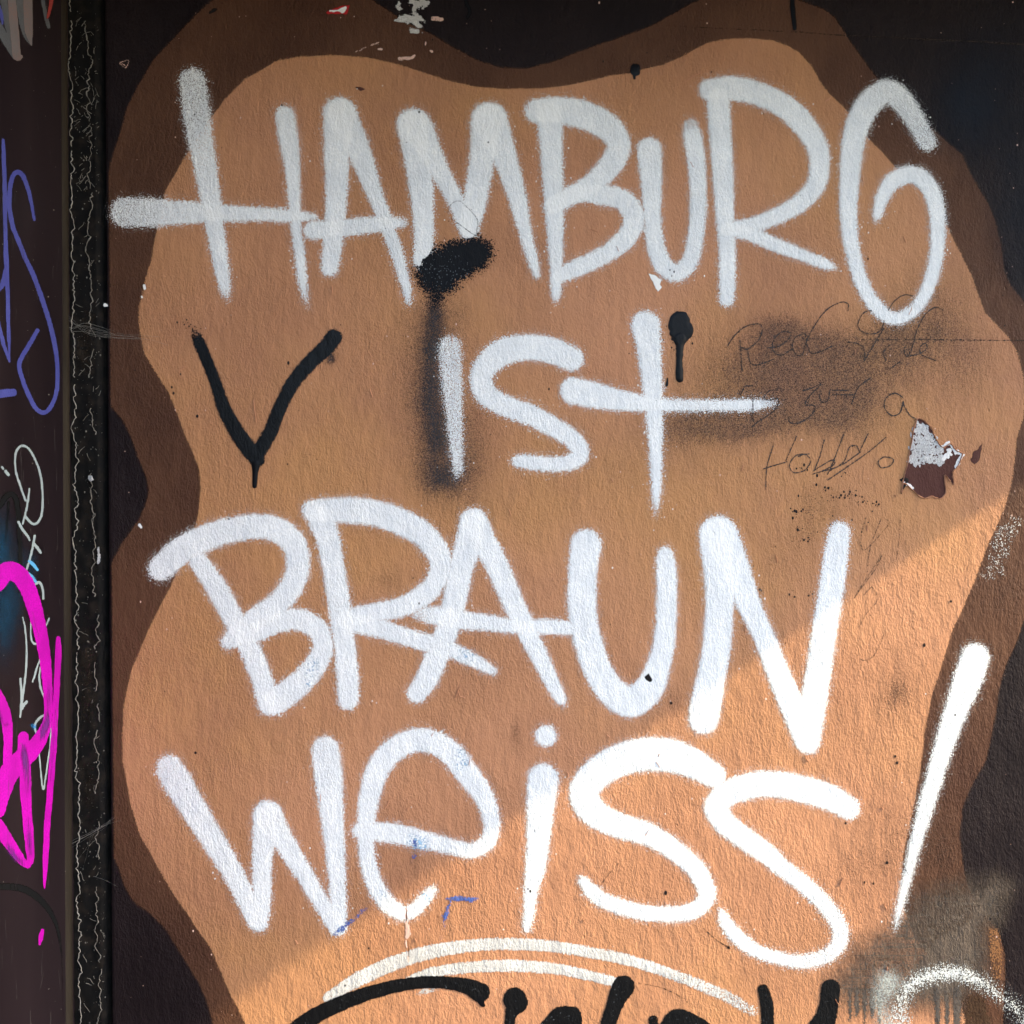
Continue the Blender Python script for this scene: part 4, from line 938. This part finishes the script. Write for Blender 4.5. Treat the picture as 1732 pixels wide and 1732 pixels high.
# ------------------------------------------------------------------ tags on the pillar's side
def ptag(name, lab, base, group='marker tags on the pillar'):
    return root(name, base[0], base[1], lab, 'graffiti tag', group, surf=PILLAR)
def pp(name, strokes, mat, parent, layer, label=None, ragged=0.0, n=7, st=1.5, thick=0.1):
    if name == 'thin_streak' and len(strokes) > 1:
        for q in strokes:
            pp(name, [q], mat, parent, layer, label, ragged, n, st, thick)
        return None
    strokes = [[(p[0], p[1], p[2], (p[3] if len(p) > 3 else 1.0) * 0.93) for p in q] for q in strokes]
    return painted(name, strokes, mat, parent, layer=layer, st=st, margin=2, ragged=ragged, surf=PILLAR, thick=thick, label=label, n=n)

t = ptag('spray_dust', 'dim blue spray dust above the magenta loop', (10, 1180))
cloud('spray_mist', [(2, 930, 22, 70, .75), (20, 1000, 26, 60, .5), (8, 1060, 22, 70, .6), (40, 960, 14, 40, .35), (55, 960, 10, 30, .45)], M_AZURE, t, layer=1, st=4, surf=PILLAR)
t = ptag('dark_tag', 'dull black arch stroke between blue and magenta tags', (20, 960))
M_DULL = paint('dull_black_marker', (0.006, 0.007, 0.008, 1), soft=4, gscale=200, grain=0.8, relief=0.1, stretch=(1, 3, 0.3), edge=0.5)
pp('arch_stroke', [[(0, 856, 4), (8, 842, 5), (18, 836, 5), (27, 845, 4.5), (32, 880, 4), (34, 940, 3.5), (33, 1000, 3)], [(14, 850, 3, .7), (12, 880, 3, .6), (9, 920, 2.5, .5)]], M_DULL, t, 2)
t = ptag('dark_tag', 'large dull black arc low on the pillar', (60, 1700))
pp('arch_stroke', [[(-5, 1500, 6, .9), (20, 1500, 6, .9), (45, 1506, 6), (70, 1524, 5.5), (90, 1552, 4), (101, 1590, 2.5, .8), (105, 1640, 1.6, .6), (106, 1720, 1.4, .5)]], M_DULL, t, 2)

t = ptag('rose_tag', 'pinkish grey zigzag marker tag at the top of the pillar', (30, 105))
pp('marker_stroke', [[(-3, 44, 7), (10, 68, 7), (26, 94, 7)]], M_STEELGREY, t, 2, n=3)
pp('marker_stroke', [[(4, -20, 6), (9, 20, 6), (16, 56, 5), (21, 78, 3)]], M_STEELGREY, t, 2, n=3)
pp('marker_stroke', [[(18, -20, 7), (22, 30, 7.5), (26, 70, 7.5), (28, 95, 7), (35, 96, 3.5)]], M_ROSE, t, 3, n=3)
pp('marker_stroke', [[(31, -20, 6), (36, 25, 6.5), (43, 60, 4), (52, 75, 1.5)]], M_STEELGREY, t, 2, n=3)
pp('marker_stroke', [[(46, -20, 8), (47, 20, 8), (48, 50, 7), (51, 68, 3.6), (52.5, 76, 1.5)]], M_ROSE, t, 3, n=3)
t = ptag('v_tag', 'small V-shaped grey and red marker stroke at the top of the pillar', (80, 48))
pp('marker_stroke', [[(70, -20, 3.2), (74, 10, 3.2), (80, 38, 3.6), (82, 46, 2.6)]], M_STEELGREY, t, 2, n=3)
pp('marker_stroke', [[(88, -20, 3.4), (86, 5, 3.4), (82, 24, 2.6), (80, 30, 2)]], M_REDMARK, t, 3, n=3, label='red marker stroke')

t = ptag('blue_tag', 'blue marker tag with a tall S loop beside the sealant', (50, 700))
pp('marker_stroke', [[(4.5, 237, 2.5), (6, 270, 3.6), (7.5, 312, 3.8), (8.5, 380, 3.4), (10, 430, 4), (12, 480, 4), (14, 560, 3), (16, 612, 1.6)], [(-3, 545, 3), (5, 580, 3.5), (15, 610, 2)], [(-3, 490, 4), (4, 480, 4.5), (10, 455, 4)]], M_BLUE, t, 3)
pp('marker_stroke', [[(57.5, 372, 2.2), (53, 345, 3), (47, 320, 3.5), (39, 299, 4), (30, 291, 4.2), (21, 299, 4), (16, 325, 4), (16, 355, 4), (22, 385, 4), (33, 413, 4), (44, 440, 4), (56, 465, 4), (66, 492, 4), (80, 534, 4), (90, 572, 4), (96, 610, 3.6), (97, 640, 3.6), (94, 668, 3.6), (84, 690, 3.8), (73, 698, 3.8), (60, 690, 3.8), (48, 668, 3.8), (38, 643, 3.8), (32, 620, 4), (36, 605, 4), (48, 585, 4), (63, 559, 3.6)]], M_BLUE, t, 3)
pp('marker_stroke', [[(-4, 667, 7), (8, 665, 7), (22, 664, 6.5)]], M_BLUE, t, 3, n=2)
pp('marker_stroke', [[(-4, 12, 5), (2, 25, 4), (4, 40, 2)]], M_BLUE, t, 2)

t = ptag('pale_tag', 'thin pale grey looping marker tag running down beside the magenta loop', (60, 1340))
pp('marker_stroke', [[(43, 847, 1.7), (34, 822, 1.9), (26, 795, 1.9), (26, 768, 1.9), (34, 755, 1.9), (46, 757, 1.9), (58, 775, 1.9), (68, 803, 1.9), (72, 840, 1.9), (70, 870, 2), (63, 884, 2.1), (55, 886, 2.1), (47, 879, 2.1), (42, 872, 2)], [(49.5, 827, 1.5), (45, 858, 1.8), (38, 886, 1.6)]], M_PALE, t, 3)
pp('marker_stroke', [[(3, 790, 2), (5, 793, 2)], [(9, 797, 2.6), (13.5, 803, 2.4)]], M_PALE, t, 3)
pp('marker_stroke', [[(31, 883, 2.2), (38, 896, 2.4), (46, 906, 2.2), (50, 914, 1.6)], [(58.5, 906, 1.8), (55, 925, 2), (49, 950, 1.8), (43, 968, 1.8)], [(56, 918, 2), (64, 928, 2.4), (68.5, 935, 2)], [(58, 989, 2.2), (66, 985, 2.2), (71, 994, 2), (73, 1013, 1.6)]], M_PALE, t, 3)
pp('marker_stroke', [[(49, 949, 2.6), (56, 955, 3), (63, 964, 2.2)], [(47, 970, 2.6), (54, 976, 3), (60, 984, 2.2)]], paint('light_blue_marker', (0.10, 0.36, 0.66, 1), soft=1.5, gscale=300, grain=0.4, relief=0.05), t, 3, label='light blue marker bars')
pp('marker_stroke', [[(38, 1044, 1.2), (42, 1062, 1.5), (44.5, 1090, 1.6), (44, 1125, 1.7), (40, 1165, 2), (36, 1190, 2.2), (33.5, 1213, 1.4)], [(34, 1148, 1.8), (35.5, 1165, 2), (36, 1185, 2)], [(36, 1200, 2), (40, 1192, 2.4), (45, 1187, 2.4)]], M_PALE, t, 3)
pp('marker_stroke', [[(53, 1040, 1.2), (51.5, 1065, 1.5), (54, 1085, 1.7), (61, 1089, 1.8), (67, 1082, 1.6), (76, 1062, 1.4), (83, 1046, 1.4)], [(70, 1108, 1.4), (62, 1130, 1.6), (55, 1153, 1.6)], [(68, 1128, 1.3), (66, 1145, 1.7), (69, 1165, 1.8), (74, 1179, 1.5)]], M_PALE, t, 3)
pp('marker_stroke', [[(66, 1268, 1.3), (62, 1245, 1.6), (58, 1230, 1.8), (61, 1221, 2), (70, 1212, 2), (79, 1209, 1.8), (85, 1214, 1.6), (86, 1235, 1.3), (83, 1270, 1.3), (78, 1305, 1.4), (73, 1335, 1.4), (69, 1310, 1.4), (66, 1275, 1.3)]], M_PALE, t, 3)
cloud('blue_dot', [(57.5, 1229, 4, 5, .8), (53, 1226, 4, 3, .3)], paint('bright_blue_dot', (0.01, 0.27, 0.72, 1), soft=4, gscale=500, relief=0, edge=0.5, grain=0.6), t, layer=6, st=1.5, surf=PILLAR, dmin=.12)

t = ptag('magenta_tag', 'bright magenta marker tag with broad looping strokes on the pillar', (50, 1505))
MG = [[(-6, 985, 16), (2, 974, 16), (12, 966, 16), (23, 967, 16), (36, 977, 15), (48, 998, 14), (57, 1026, 13), (65, 1055, 12), (71, 1085, 11), (78, 1133, 9), (81, 1185, 7.5), (81, 1210, 7), (76, 1232, 9), (66, 1252, 12), (52, 1270, 15), (34, 1287, 17), (15, 1308, 17), (3, 1345, 13), (-3, 1372, 11)],
      [(-5, 1172, 8), (3, 1190, 9), (10, 1215, 9.5), (13, 1250, 8), (12, 1290, 8)],
      [(39, 1246, 9, 1), (40, 1275, 11), (42, 1310, 10), (44, 1360, 9), (48, 1410, 8), (51, 1450, 6.5), (48, 1464, 4)],
      [(-5, 1396, 12), (8, 1415, 11), (22, 1436, 9), (36, 1455, 7), (46, 1465, 4)]]
for s in MG:
    pp('marker_stroke', [s], M_MAGENTA, t, 4, ragged=0.8)
pp('marker_stroke', [[(98, 1080, 4), (98, 1105, 5.5), (95.5, 1160, 5.2), (92, 1230, 5), (88, 1290, 5.5), (84, 1340, 5.5), (79, 1400, 5.5), (76.5, 1455, 4.5), (75, 1490, 2.6), (74.5, 1502, 1.2)]], M_MAGENTA, t, 4)
pp('marker_stroke', [[(71, 1574, 3.2), (69, 1584, 4), (67, 1597, 2.2)]], M_MAGENTA, t, 4, ragged=1)
pp('thin_streak', [[(39, 1262, 4, .6), (42, 1285, 6, .85), (45, 1310, 5, .6), (47, 1345, 3, .4)]], M_PURPLE, t, 5, st=1.5)
pp('thin_streak', [[(79, 1205, 4, .4), (78, 1222, 6, .8), (72, 1240, 6, .7), (66, 1254, 4, .4)]], M_PURPLE, t, 5)
pp('thin_streak', [[(82, 1150, 3, .3), (82, 1180, 4, .6), (81, 1208, 3, .4)], [(94, 1190, 3, .3), (89, 1270, 3, .5), (85, 1320, 3, .4)]], M_PURPLE, t, 5)
pp('thin_streak', [[(46, 1385, 3, .5), (48, 1415, 4, .7), (51, 1445, 4, .5)], [(12, 1430, 5, .5), (24, 1448, 6, .7), (38, 1462, 4, .5)], [(-2, 1205, 5, .5), (5, 1225, 5, .5), (14, 1225, 4, .5)]], M_PURPLE, t, 5)

# dust and scratches on the pillar
sc = []
for _ in range(60):
    x, y = random.uniform(2, 100), random.uniform(0, 1732); l = random.uniform(6, 46); a = random.gauss(1.75 if y > 1450 else 1.5, 0.25)
    sc.append([(x + u * l * math.cos(a) * .4 + random.uniform(-.4, .4), y + u * l * math.sin(a)) for u in (0, .3, .6, 1)])
ribbons('fine_scratches', sc, pil, solid('scratched_paint', (0.085, 0.075, 0.075, 1), (0.03, 0.025, 0.026, 1), 60), surf=PILLAR, w=0.22, h=0.15, kind='stuff')
c, q = [], []
for _ in range(110):
    c.append((random.uniform(2, 116), random.uniform(0, 1732))); q.append(0.3 + 0.8 * random.random() ** 4)
droplets('dust_crumbs', c, q, M_LIP, pil, layer=8, surf=PILLAR)

# ------------------------------------------------------------------ cobwebs over the joint
def web(lab, lines, base):
    r = root('cobweb', base[0], base[1], lab, 'cobweb', 'cobwebs over the joint')
    co, f = [], []
    for ln in lines:
        P = [p for p in ln]
        n = max(2, int(math.hypot(P[-1][0] - P[0][0], P[-1][1] - P[0][1]) / 4))
        Q = spline([(x, y, h) for x, y, h in P], n=max(2, n // max(1, len(P) - 1)))
        w = random.uniform(0.09, 0.2)
        b = len(co)
        for i, (x, y, h) in enumerate(Q):
            y += random.uniform(-.5, .5)
            c = WALL(np.array([x]), np.array([y]), h / 1000.0)[0]
            for k2 in range(3):
                a = k2 * 2.094
                co.append((c[0], c[1] + w * math.cos(a) / 1000, c[2] + w * math.sin(a) / 1000))
            if i:
                for k2 in range(3):
                    p0, p1 = b + (i - 1) * 3, b + i * 3
                    f.append((p0 + k2, p0 + (k2 + 1) % 3, p1 + (k2 + 1) % 3, p1 + k2))
    make('threads', co, f, M_WEB, r)
    return r
L = []
for _ in range(9):
    a, b = random.uniform(-13, 13), random.uniform(-9, 9)
    L.append([(random.uniform(50, 108), 500 + a * 2, 14), (120, 548 + a, 8), (145, 556 + b, 5), (178, 564 + b, 3), (random.uniform(190, 285), 570 + b * 0.6, 1.5)])
L += [[(178, 566, 3), (205, 568, 2), (235, 571, 1.5)] for _ in range(3)] + [[(232, 571, 1.5), (262, 577, 1.2), (284, 584, 1)]]
web('pale cobweb threads across the sealant at the height of ist', L, (150, 560))
L = []
for _ in range(5):
    a = random.uniform(-9, 9)
    L.append([(random.uniform(88, 100), 1440 + a, 14), (120, 1426 + a, 8), (155, 1408 + a * .6, 5), (178, 1395 + a * .5, 3), (random.uniform(186, 222), random.uniform(1376, 1390), 1.5)])
L += [[(160, 1480, 5), (180, 1488, 3), (200, 1499, 1.5)], [(158, 1400, 5), (150, 1440, 5), (142, 1470, 6)], [(170, 1390, 4), (150, 1430, 5), (130, 1458, 7)]]
web('pale cobweb threads across the lower sealant near the letter w', L, (150, 1430))

for o in bpy.data.objects:
    if '_o' in o.keys():
        del o['_o']
